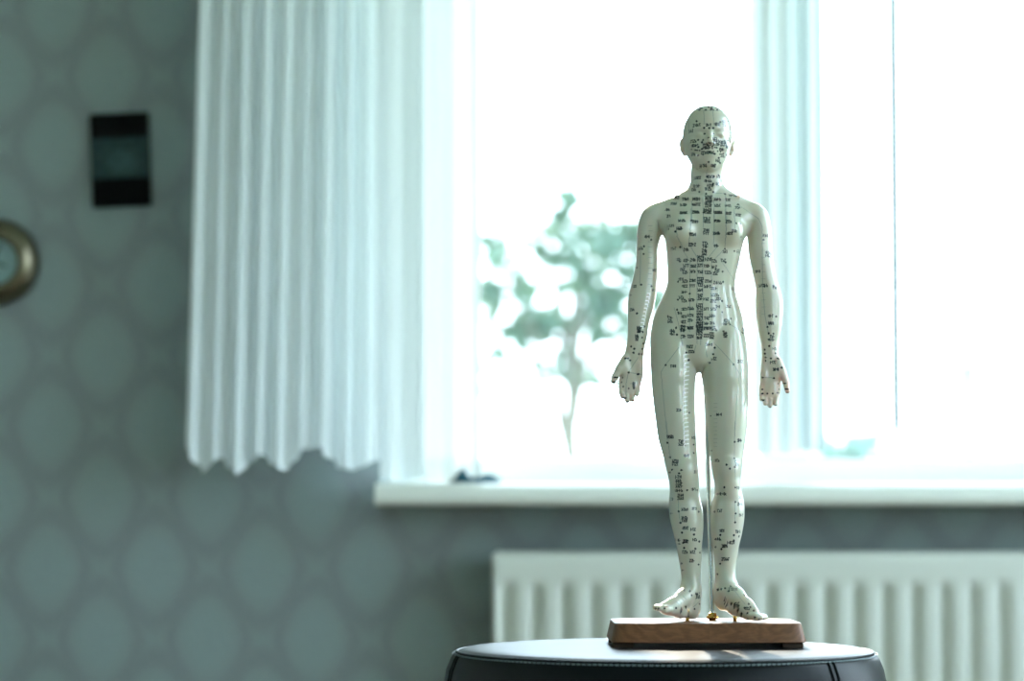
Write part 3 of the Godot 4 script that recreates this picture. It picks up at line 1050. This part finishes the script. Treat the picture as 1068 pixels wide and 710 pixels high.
	ar.resize(Mesh.ARRAY_MAX)
	ar[Mesh.ARRAY_VERTEX] = ov
	ar[Mesh.ARRAY_NORMAL] = on
	ar[Mesh.ARRAY_TEX_UV] = ou
	ar[Mesh.ARRAY_INDEX] = oi
	var mesh := ArrayMesh.new()
	mesh.add_surface_from_arrays(Mesh.PRIMITIVE_TRIANGLES, ar)
	print("figure done ", Time.get_ticks_msec())
	return mesh

# ---------------------------------------------------------------- printing on the figure
var skin: Image
var ink_rng := RandomNumberGenerator.new()
const INK := Color(0.07, 0.10, 0.12)

func stamp(px: float, py: float, c: Color, wide := 2) -> void:
	var i := clampi(int(round((px - GX0) / CELL - 0.5)), 0, NX - 1)
	var j := clampi(int(round((py - GY0) / CELL - 0.5)), 0, NY - 1)
	var n := j * NX + i
	if front_z[n] < -900.0:
		return
	var uv := atlas(Vector3(px, py, front_z[n]), front_id[n])
	var x := int(uv.x)
	var y := int(uv.y)
	for a in wide:
		for b in wide:
			if x + a >= 0 and y + b >= 0 and x + a < ATLAS and y + b < ATLAS:
				var o := skin.get_pixel(x + a, y + b)
				skin.set_pixel(x + a, y + b, o.lerp(c, c.a))

func stroke(a: Vector2, b: Vector2, c: Color, wide := 2) -> void:
	var n := maxi(1, int(a.distance_to(b) / 0.35))
	for i in n + 1:
		var p := a.lerp(b, float(i) / n)
		stamp(p.x, p.y, c, wide)

func dot(px: float, py: float, r := 0.8) -> void:
	var n := int(ceil(r / 0.35))
	for a in range(-n, n + 1):
		for b in range(-n, n + 1):
			if Vector2(a, b).length() * 0.35 <= r:
				stamp(px + a * 0.35, py + b * 0.35, INK)

# point labels are far too small to read in the photograph: short rows of tiny strokes
func label_mark(px: float, py: float, w: float, rows := 1, slant := 0.0) -> void:
	var h := 2.7
	for r in rows:
		var yc := py + (r - (rows - 1) * 0.5) * 3.3
		var n := maxi(3, int(w / 1.55))
		for g in n:
			var x0 := px - w / 2.0 + g * w / n
			var dy := slant * (g - n * 0.5)
			var gw := w / n * 0.74
			var c := INK
			c.a = 0.52
			match ink_rng.randi() % 5:
				0:
					stroke(Vector2(x0, yc - h / 2 + dy), Vector2(x0, yc + h / 2 + dy), c)
					stroke(Vector2(x0, yc + dy), Vector2(x0 + gw, yc + dy), c)
				1:
					stroke(Vector2(x0, yc - h / 2 + dy), Vector2(x0 + gw, yc - h / 2 + dy), c)
					stroke(Vector2(x0 + gw / 2, yc - h / 2 + dy), Vector2(x0 + gw / 2, yc + h / 2 + dy), c)
				2:
					stroke(Vector2(x0, yc + h / 2 + dy), Vector2(x0 + gw, yc + h / 2 + dy), c)
					stroke(Vector2(x0, yc - h / 2 + dy), Vector2(x0 + gw, yc - h / 2 + dy), c)
					stroke(Vector2(x0 + gw, yc - h / 2 + dy), Vector2(x0, yc + h / 2 + dy), c)
				3:
					stroke(Vector2(x0, yc - h / 2 + dy), Vector2(x0 + gw, yc + h / 2 + dy), c)
					stroke(Vector2(x0, yc + h / 2 + dy), Vector2(x0 + gw, yc + dy), c)
				_:
					stroke(Vector2(x0 + gw, yc - h / 2 + dy), Vector2(x0 + gw, yc + h / 2 + dy), c)
					stroke(Vector2(x0, yc - h / 4 + dy), Vector2(x0 + gw, yc - h / 4 + dy), c)
					stroke(Vector2(x0, yc + h / 4 + dy), Vector2(x0 + gw, yc + h / 4 + dy), c)

const VIEW := {1: [635.0, 105.0, 5.462], 2: [635.0, 220.0, 5.462], 3: [635.0, 330.0, 5.462], 4: [635.0, 440.0, 5.462], 5: [635.0, 550.0, 4.963]}
func vx(v: int, x: float) -> float:
	return VIEW[v][0] + x / VIEW[v][2]
func vy(v: int, y: float) -> float:
	return VIEW[v][1] + y / VIEW[v][2]

# labels read off enlarged views of the photograph: x, y, width[, rows]
const LABELS := {
	1: [[490, 160, 42], [555, 164, 32], [605, 158, 36], [650, 160, 28], [645, 138, 26], [470, 250, 34], [475, 275, 34], [600, 262, 40, 2], [640, 262, 34, 2], [632, 298, 30], [545, 282, 44, 2], [550, 318, 74], [590, 240, 26], [470, 320, 24], [640, 330, 24], [610, 360, 26], [460, 190, 22], [665, 280, 18], [525, 388, 40], [585, 388, 32], [500, 445, 40], [575, 440, 34], [625, 440, 30], [560, 464, 42], [495, 490, 40], [575, 490, 38], [615, 482, 24], [480, 510, 26], [560, 510, 38], [380, 558, 34], [430, 567, 36], [493, 568, 44], [562, 566, 40, 2], [613, 570, 40], [675, 572, 30], [705, 545, 40], [365, 592, 36], [422, 601, 40], [493, 600, 44], [560, 600, 42, 2], [612, 607, 34], [672, 607, 30], [730, 617, 30], [330, 628, 24], [415, 652, 40], [487, 648, 40], [555, 640, 42, 2], [613, 650, 36], [673, 655, 30], [727, 662, 28]],
	2: [[415, 22, 45], [487, 18, 40], [550, 15, 45], [612, 20, 45], [672, 25, 32], [730, 35, 30], [333, 38, 18], [403, 73, 40], [483, 76, 38], [548, 68, 38, 2], [608, 73, 38], [668, 78, 32], [340, 100, 34], [390, 119, 34], [465, 150, 38], [543, 135, 32, 2], [600, 143, 36], [672, 147, 32], [700, 132, 32], [465, 205, 42], [537, 208, 32, 2], [600, 213, 28], [653, 243, 28], [430, 232, 28], [360, 222, 28], [533, 248, 28, 2], [737, 237, 24], [390, 285, 22], [432, 292, 32], [470, 290, 30], [513, 283, 36, 2], [558, 288, 40], [590, 297, 30], [642, 293, 30], [432, 322, 32], [472, 325, 34], [510, 322, 30], [548, 325, 34], [590, 330, 32], [412, 343, 25], [428, 360, 30], [470, 355, 30], [512, 358, 32], [555, 362, 40], [597, 367, 28], [607, 350, 30], [403, 396, 25], [427, 408, 30], [468, 405, 34], [512, 405, 36, 2], [557, 410, 40], [612, 418, 50], [425, 436, 32], [467, 436, 32], [512, 432, 30], [552, 440, 40], [590, 450, 36], [422, 470, 32], [510, 460, 28], [595, 488, 48], [405, 500, 28], [420, 520, 32], [463, 517, 36], [510, 500, 28, 2], [545, 512, 30], [585, 522, 34], [615, 510, 26], [420, 568, 30], [457, 565, 36], [507, 556, 36, 2], [545, 568, 30], [585, 568, 32], [610, 553, 26], [675, 550, 30], [395, 590, 24], [418, 610, 30], [455, 605, 34], [507, 596, 36, 2], [547, 620, 30], [580, 607, 34], [342, 627, 28, 2], [415, 640, 30], [455, 633, 32], [507, 632, 36, 2], [545, 650, 28], [578, 648, 28], [660, 640, 34, 2], [412, 680, 30, 2], [453, 675, 36], [507, 672, 38, 2], [545, 678, 32], [583, 682, 40], [888, 143, 28], [905, 248, 34, 2], [843, 345, 28], [875, 427, 52], [950, 437, 40], [918, 600, 32], [920, 640, 32], [215, 150, 28], [178, 215, 28], [260, 338, 22], [145, 430, 24], [258, 452, 24], [130, 562, 24], [172, 676, 28, 2], [705, 447, 22]],
	3: [[415, 76, 30, 2], [453, 76, 34], [505, 62, 38, 2], [505, 100, 36, 2], [505, 130, 34], [545, 76, 30], [580, 73, 34], [415, 122, 30], [455, 122, 34], [545, 118, 32], [575, 118, 26, 2], [353, 98, 28, 2], [652, 112, 24, 2], [765, 75, 20], [450, 180, 38], [460, 208, 34], [560, 168, 36], [588, 247, 28], [357, 290, 32], [738, 263, 34], [392, 538, 32], [618, 562, 28], [345, 688, 30], [478, 692, 24], [738, 705, 24], [918, 42, 32], [925, 125, 28, 2], [943, 186, 28], [930, 262, 28], [945, 302, 30], [157, 122, 18, 2], [170, 78, 20, 2], [140, 392, 14, 2]],
	4: [[340, 85, 28], [408, 120, 40, 2], [435, 193, 34], [370, 233, 34, 2], [388, 322, 32, 2], [393, 357, 40, 2], [393, 390, 42], [402, 425, 34, 2], [478, 383, 28], [425, 497, 36], [480, 492, 28], [425, 552, 34, 2], [430, 603, 34], [475, 610, 30], [432, 678, 30], [485, 668, 26], [355, 437, 18], [390, 672, 22], [490, 285, 22], [738, 108, 30], [608, 220, 26], [722, 232, 22, 2], [732, 375, 24], [640, 408, 40], [750, 428, 26], [745, 467, 36], [625, 505, 30], [750, 530, 30], [637, 617, 26], [732, 622, 34], [620, 665, 26], [690, 685, 44], [655, 703, 32]],
	5: [[395, 68, 28], [390, 125, 30], [430, 125, 28], [427, 170, 28], [595, 95, 26], [600, 162, 40], [635, 315, 44], [650, 396, 26, 2], [460, 350, 26, 2], [700, 412, 24]],
}
const DOTS := {
	1: [[488, 137], [622, 143], [528, 180], [558, 182], [580, 182], [532, 212], [582, 212], [670, 190], [497, 245], [517, 260], [497, 285], [517, 297], [577, 240], [585, 265], [575, 285], [600, 290], [560, 315], [590, 325], [615, 345], [625, 370], [555, 370], [497, 330], [668, 245], [665, 320], [510, 526], [548, 538], [588, 527], [660, 537], [733, 598], [553, 440], [593, 438], [620, 430], [588, 480], [400, 655], [530, 650], [470, 600], [480, 567]],
	2: [[238, 168], [197, 205], [195, 248], [157, 322], [182, 422], [240, 430], [120, 478], [157, 586], [200, 660], [190, 690], [708, 237], [638, 355], [642, 412], [635, 521], [635, 585], [687, 620], [679, 652], [755, 695], [948, 603], [898, 663], [905, 700], [932, 700], [875, 168], [925, 247], [880, 432], [933, 428], [327, 118], [366, 135], [395, 218], [397, 297], [388, 410], [451, 480], [385, 513], [380, 570], [330, 605], [373, 675], [600, 688], [640, 692], [655, 303], [738, 88], [460, 70], [595, 68], [712, 88], [450, 147], [780, 155], [745, 160], [650, 228], [943, 355]],
	3: [[315, 283], [698, 280], [430, 213], [445, 255], [592, 186], [583, 222], [563, 268], [450, 551], [608, 562], [572, 568], [757, 98], [373, 72], [378, 112], [640, 92], [897, 62], [905, 97], [905, 133], [908, 170], [883, 190], [885, 212], [888, 234], [888, 252], [945, 210], [918, 240], [958, 240], [977, 293], [870, 348], [935, 352], [870, 415], [868, 440], [898, 440], [928, 440], [955, 435], [992, 383], [1010, 415], [1008, 436], [866, 478], [888, 512], [912, 523], [948, 510], [110, 320], [163, 330], [80, 400], [110, 411], [140, 410], [30, 348], [20, 375], [90, 240], [105, 240], [118, 251], [125, 172], [142, 186], [138, 208], [170, 215], [187, 215], [190, 90], [187, 122], [196, 155], [190, 185], [80, 467], [105, 488], [135, 480], [160, 455], [195, 60], [172, 90]],
	4: [[342, 202], [325, 120], [478, 130], [477, 177], [390, 293], [403, 275], [352, 272], [340, 287], [438, 388], [392, 508], [402, 573], [410, 628], [480, 640], [395, 692], [418, 687], [512, 680], [508, 510], [500, 388], [706, 115], [704, 208], [705, 258], [658, 245], [677, 267], [648, 372], [712, 373], [713, 455], [715, 520], [712, 570], [706, 642], [738, 650], [705, 673], [628, 642], [597, 510], [612, 410], [605, 665], [577, 163], [350, 520]],
	5: [[435, 35], [443, 108], [467, 70], [383, 76], [385, 104], [373, 185], [378, 220], [463, 190], [470, 128], [571, 37], [641, 39], [641, 67], [577, 110], [572, 186], [562, 318], [560, 240], [548, 100], [548, 60], [672, 43], [228, 408], [242, 408], [272, 408], [335, 408], [365, 411], [390, 402], [407, 427], [440, 419], [384, 320], [413, 325], [422, 345], [448, 340], [466, 352], [470, 394], [625, 301], [660, 299], [612, 325], [690, 345], [708, 389], [686, 409], [731, 422], [732, 454], [752, 467], [672, 436], [595, 370], [604, 395], [625, 389], [640, 400], [655, 420], [715, 405], [596, 312], [578, 316], [778, 470], [795, 462], [700, 435]],
}
const LINES := {
	1: [[530, 78, 530, 162], [583, 78, 583, 162], [447, 105, 447, 205], [490, 78, 640, 78], [552, 410, 552, 440], [590, 535, 660, 535], [660, 535, 657, 710], [592, 575, 590, 710], [468, 580, 460, 710], [706, 625, 706, 710], [706, 625, 745, 610], [745, 610, 790, 640], [530, 560, 528, 710], [670, 80, 690, 200]],
	2: [[460, 0, 455, 80], [455, 80, 445, 205], [590, 0, 585, 210], [655, 0, 650, 228], [706, 20, 705, 120], [375, 130, 378, 165], [378, 165, 440, 282], [447, 205, 500, 290], [610, 213, 560, 275], [650, 228, 590, 290], [530, 0, 526, 110], [790, 15, 845, 50], [845, 50, 868, 95], [868, 95, 872, 430], [872, 430, 885, 600], [885, 600, 905, 705], [640, 310, 720, 410], [495, 270, 490, 700], [525, 270, 525, 700], [680, 655, 755, 695], [365, 560, 400, 700], [670, 500, 660, 560], [180, 200, 175, 420], [575, 300, 575, 700], [455, 300, 450, 700]],
	3: [[400, 120, 412, 178], [390, 185, 315, 283], [315, 283, 290, 322], [290, 322, 320, 640], [320, 640, 326, 705], [590, 160, 698, 280], [698, 280, 733, 330], [733, 330, 715, 500], [715, 500, 706, 705], [490, 100, 492, 165], [512, 100, 512, 172], [485, 175, 475, 215], [537, 180, 550, 240], [165, 235, 110, 320], [110, 320, 97, 380], [97, 380, 97, 470], [110, 320, 188, 333], [880, 350, 935, 352], [120, 385, 145, 385]],
	4: [[320, 0, 342, 202], [706, 0, 706, 260], [706, 260, 712, 330], [712, 460, 712, 570], [392, 440, 392, 508], [392, 508, 402, 573]],
	5: [[340, 378, 352, 392], [352, 368, 366, 385], [364, 358, 380, 376], [374, 348, 392, 366], [640, 320, 690, 390], [435, 410, 480, 372]],
}

func print_figure() -> ImageTexture:
	ink_rng.seed = 77
	skin = Image.create(ATLAS, ATLAS, false, Image.FORMAT_RGB8)
	skin.fill(Color(0.81, 0.81, 0.745))
	var thin := Color(0.25, 0.36, 0.38, 0.55)
	for v: int in LINES:
		for e in LINES[v]:
			stroke(Vector2(vx(v, e[0]), vy(v, e[1])), Vector2(vx(v, e[2]), vy(v, e[3])), thin, 1)
	for v: int in LABELS:
		for e in LABELS[v]:
			label_mark(vx(v, e[0]), vy(v, e[1]), e[2] / VIEW[v][2], e[3] if e.size() > 3 else 1)
	for v: int in DOTS:
		for e in DOTS[v]:
			dot(vx(v, e[0]), vy(v, e[1]), 0.5 if v == 3 and (e[1] > 370 or e[0] < 50) else 0.75)
	# specks of print over the crown and round the face
	for k in 34:
		dot(vx(1, ink_rng.randf_range(490, 655)), vy(1, ink_rng.randf_range(42, 74)), 0.5)
	for k in 26:
		dot(vx(1, ink_rng.randf_range(455, 660)), vy(1, ink_rng.randf_range(235, 330)), 0.45)
	for k in 16:
		dot(vx(1, ink_rng.randf_range(672, 695)), vy(1, ink_rng.randf_range(90, 300)), 0.45)
	# measuring scales: short white rungs down the thigh and the forearm
	var white := Color(1, 1, 1, 0.9)
	for k in 22:
		var y := 225.0 + k * 24.0
		var x := 428.0 + 4.0 * sin(k * 0.4)
		stroke(Vector2(vx(3, x - 13), vy(3, y)), Vector2(vx(3, x + 13), vy(3, y - 5)), white, 3)
		stroke(Vector2(vx(3, x - 13), vy(3, y)), Vector2(vx(3, x - 13), vy(3, y + 15)), white, 3)
	for k in 10:
		var y := 470.0 + k * 21.0
		var x := 225.0 - k * 4.5
		stroke(Vector2(vx(2, x - 8), vy(2, y)), Vector2(vx(2, x + 8), vy(2, y)), white, 3)
		stroke(Vector2(vx(2, x + 6), vy(2, y)), Vector2(vx(2, x + 6), vy(2, y + 12)), white, 3)
	var grey := Color(0.45, 0.52, 0.5, 0.6)
	for k in 12:
		stroke(Vector2(vx(2, 222), vy(2, 90 + k * 30)), Vector2(vx(2, 244), vy(2, 90 + k * 30)), grey, 1)
		stroke(Vector2(vx(2, 868), vy(2, 150 + k * 40)), Vector2(vx(2, 886), vy(2, 150 + k * 40)), grey, 1)
		stroke(Vector2(vx(3, 590), vy(3, 500 + k * 22)), Vector2(vx(3, 606), vy(3, 500 + k * 22)), grey, 1)
	return ImageTexture.create_from_image(skin)

func build_figure() -> void:
	var base_top := at(740, 650, -2.205).y
	var o := thing("acupuncture_figure", "white standing female figure printed with points and labels on a wooden base", "figure", Vector3(at(740, 645, ZF).x, stool_top, ZF))
	var org := o.position
	limb_rows = [smooth_rows(TORSO), smooth_rows(LEG_A), smooth_rows(LEG_B), smooth_rows(ARM_A), smooth_rows(ARM_B), smooth_rows(HEAD)]
	figure_primitives()
	var s := at(740, 400, ZF).x - at(739, 400, ZF).x
	var to_world := func(p: Vector3) -> Vector3:
		return at(p.x, p.y, ZF) + Vector3(0, 0, p.z * s) - org
	var mesh := figure_mesh(to_world)
	var vinyl := mat(Color(1, 1, 1), 0.3)
	vinyl.albedo_texture = print_figure()
	print("printed ", Time.get_ticks_msec())
	vinyl.subsurf_scatter_enabled = true
	vinyl.subsurf_scatter_strength = 0.2
	vinyl.clearcoat_enabled = true
	vinyl.clearcoat = 0.75
	vinyl.clearcoat_roughness = 0.04
	put("body", mesh, vinyl, o)
	# wooden base: slightly bowed board with slanted sides, on four small pads
	var wood := wood_material()
	var zf := -2.205
	var zb := -2.32
	var xl := at(641, 651, zf).x
	var xr := at(838, 651, zf).x
	var xl2 := at(636.5, 670, zf + 0.004).x
	var xr2 := at(842, 670, zf + 0.004).x
	var yb := stool_top + 0.006
	var p := PackedVector3Array()
	var rings := [[0.0, base_top, 0.9], [0.0, base_top, 0.992], [0.0, base_top - 0.0012, 1.0], [1.0, yb + 0.001, 1.0], [1.0, yb, 0.99], [1.0, yb, 0.0]]
	rings.push_front([0.0, base_top, 0.0])
	var uv := PackedVector2Array()
	var cols := 64
	for r in rings:
		var ax: float = lerpf((xr - xl) / 2, (xr2 - xl2) / 2, r[0])
		var az: float = (zf - zb) / 2 + 0.005 * r[0]
		for k in cols:
			var a := TAU * k / cols
			var e := 0.16
			var cx: float = signf(sin(a)) * pow(absf(sin(a)), e) * ax * r[2]
			var cz: float = signf(cos(a)) * pow(absf(cos(a)), e) * (az + 0.004 * cos(cx / ax * 1.4)) * r[2]
			p.append(Vector3((xl + xr) / 2 + cx, r[1], (zf + zb) / 2 + cz) - org)
			uv.append(Vector2(cx * 5.0, (r[1] - yb) * 12.0 + cz * 12.0 + 0.3))
	var board := put("wooden_base", sheet(p, cols, true, uv), wood, o)
	var pad := mat(Color(0.32, 0.25, 0.19), 0.7)
	for x in [xl2 + 0.012, xr2 - 0.012]:
		for z in [zf - 0.012, zb + 0.014]:
			var c := Vector3(x, yb - 0.003, z) - org
			put("pad", boxes([[c - Vector3(0.0095, 0.003, 0.008), c + Vector3(0.0095, 0.003, 0.008)]], 0.0008), pad, board)
	# support rod, brass nut and the pegs under the feet
	var chrome := mat(Color(0.82, 0.85, 0.85), 0.12, 1.0)
	var brass := mat(Color(0.80, 0.66, 0.36), 0.22, 1.0)
	var zr := ZF - 0.006
	var foot := at(743, 646, zr)
	foot.y = base_top
	var head := at(735.5, 384, zr)
	var rod := put("support_rod", tube([foot - org, head - org], [0.0021], 14), chrome, o)
	var fo := foot - org
	put("nut", lathe([Vector2(0.0001, 0.0075), Vector2(0.003, 0.0075), Vector2(0.0042, 0.0068), Vector2(0.0044, 0.005), Vector2(0.0058, 0.0044), Vector2(0.0062, 0.0036), Vector2(0.0062, 0.0026), Vector2(0.0056, 0.002), Vector2(0.0038, 0.0016), Vector2(0.0036, 0.0)], 6), brass, rod, fo)
	for e in [[717.0, 641.0, 0.0], [766.5, 640.0, 0.006]]:
		var q := at(e[0], e[1], ZF + e[2])
		put("peg", tube([Vector3(q.x, base_top, q.z) - org, Vector3(q.x, q.y, q.z) - org], [0.0019], 10), brass, o)

func wood_material() -> StandardMaterial3D:
	var im := Image.create(512, 256, false, Image.FORMAT_RGB8)
	var nz := FastNoiseLite.new()
	nz.seed = 21
	nz.frequency = 0.006
	var fine := FastNoiseLite.new()
	fine.seed = 22
	fine.frequency = 0.05
	for y in 256:
		for x in 512:
			var t := nz.get_noise_2d(x * 0.8, y * 2.0) * 5.0 + y * 0.10 + x * 0.018
			var ringv := 0.5 + 0.5 * sin(t * TAU * 0.55)
			var f := fine.get_noise_2d(x * 0.5, y * 6.0) * 0.5 + 0.5
			var c := Color(0.42, 0.27, 0.18).lerp(Color(0.56, 0.385, 0.265), ringv * 0.4 + f * 0.6)
			im.set_pixel(x, y, c)
	var m := mat(Color(1, 1, 1), 0.42)
	m.metallic_specular = 0.4
	m.albedo_texture = ImageTexture.create_from_image(im)
	return m

# ---------------------------------------------------------------- outside
func build_outside() -> void:
	var gm := mat(Color(0.45, 0.52, 0.36), 0.9)
	var g := PlaneMesh.new()
	g.size = Vector2(120, 120)
	var go := structure("ground", g, gm)
	go.position = Vector3(0, -0.6, -20)
	var z := -11.0
	var rng := RandomNumberGenerator.new()
	rng.seed = 31
	var root := at(597, 480, z)
	root.y = -0.6
	var tree := thing("garden_tree", "leafy green garden tree seen blurred through the bright window", "tree", root)
	var bark := mat(Color(0.34, 0.33, 0.3), 0.9)
	var crown := at(603, 300, z) - root
	put("trunk", tube([Vector3.ZERO, Vector3(0.02, crown.y * 0.4, 0), Vector3(-0.01, crown.y * 0.75, 0.03), crown + Vector3(0, 0.1, 0)], [0.05, 0.042, 0.034, 0.02], 10), bark, tree)
	var sc := at(601, 300, z).x - at(600, 300, z).x
	var leaf := mat(Color(0.25, 0.37, 0.33), 0.5)
	leaf.backlight_enabled = true
	leaf.backlight = Color(0.4, 0.5, 0.35)
	var clumps := []
	for e in [[522, 268, 20], [545, 300, 22], [540, 332, 18], [570, 252, 18], [598, 242, 22], [615, 268, 26], [640, 245, 20], [655, 282, 22], [598, 292, 18], [570, 332, 14], [628, 318, 16], [655, 335, 14], [586, 222, 9], [594, 204, 6], [665, 235, 18], [684, 258, 22], [505, 300, 12], [690, 310, 20]]:
		clumps.append([at(e[0], e[1], z) - root, e[2] * 1.3 * sc, 58])
	for k in 12:
		var tip: Vector3 = clumps[k][0]
		var a := Vector3(0, crown.y * rng.randf_range(0.6, 0.95), 0)
		put("branch", tube([a, a.lerp(tip, 0.5) + Vector3(0, 0.05, rng.randf_range(-0.1, 0.1)), tip], [0.018, 0.012, 0.005], 6), bark, tree)
	# loose sprays of leaves round and below the crown
	for k in 80:
		var q := Vector2(rng.randf_range(500, 690), rng.randf_range(225, 400))
		clumps.append([at(q.x, q.y, z) - root, rng.randf_range(6, 12) * sc, 10])
	put("foliage", leaves(clumps, rng), leaf, tree).set_meta("kind", "stuff")
	# low shrub and a post farther along the garden
	var zs := -12.0
	var sroot := at(890, 480, zs)
	sroot.y = -0.6
	var shrub := thing("garden_shrub", "low pale shrub outside beside the curtained window mullion", "shrub", sroot)
	var parts := []
	for k in 26:
		var q := Vector2(rng.randf_range(848, 935), rng.randf_range(440, 520))
		if q.y > 425.0 + absf(q.x - 872.0) * 0.75:
			parts.append([at(q.x, q.y, zs) - sroot, 14 * sc, 34])
	for k in 5:
		put("stem", tube([Vector3(0.04 * (k - 2), 0, 0), Vector3(0.12 * (k - 2), 1.35, 0.03 * k)], [0.014, 0.006], 6), bark, shrub)
	var pale := leaf.duplicate()
	pale.albedo_color = Color(0.5, 0.6, 0.6)
	put("foliage", leaves(parts, rng), pale, shrub).set_meta("kind", "stuff")
	var proot := at(1010, 480, zs)
	proot.y = -0.6
	var post := thing("garden_post", "pale garden post standing outside in the bright light", "post", proot)
	var ph := at(1010, 385, zs).y + 0.6
	put("shaft", boxes([[Vector3(-0.045, 0, -0.045), Vector3(0.045, ph, 0.045)]], 0.006), mat(Color(0.5, 0.56, 0.56), 0.8), post)
	put("cap", boxes([[Vector3(-0.06, ph, -0.06), Vector3(0.06, ph + 0.03, 0.06)]], 0.008), mat(Color(0.5, 0.56, 0.56), 0.8), post)

func leaves(clumps: Array, rng: RandomNumberGenerator) -> ArrayMesh:
	var st := new_st()
	for e in clumps:
		for k in int(e[2]):
			var d: Vector3 = Vector3(rng.randfn(), rng.randfn(), rng.randfn()) * float(e[1]) * 0.42
			var p: Vector3 = e[0] + d
			var l := rng.randf_range(0.05, 0.085)
			var a := Vector3(rng.randf_range(-1, 1), rng.randf_range(-1.2, 0.2), rng.randf_range(-1, 1)).normalized()
			var b := a.cross(Vector3(rng.randf_range(-1, 1), rng.randf_range(-1, 1), rng.randf_range(-1, 1))).normalized() * l * 0.36
			var n := a.cross(b).normalized()
			var q := [p, p + a * l * 0.5 + b + n * l * 0.05, p + a * l, p + a * l * 0.5 - b + n * l * 0.05]
			for i in [0, 1, 2, 0, 2, 3]:
				st.set_normal(n)
				st.add_vertex(q[i])
	return st.commit()
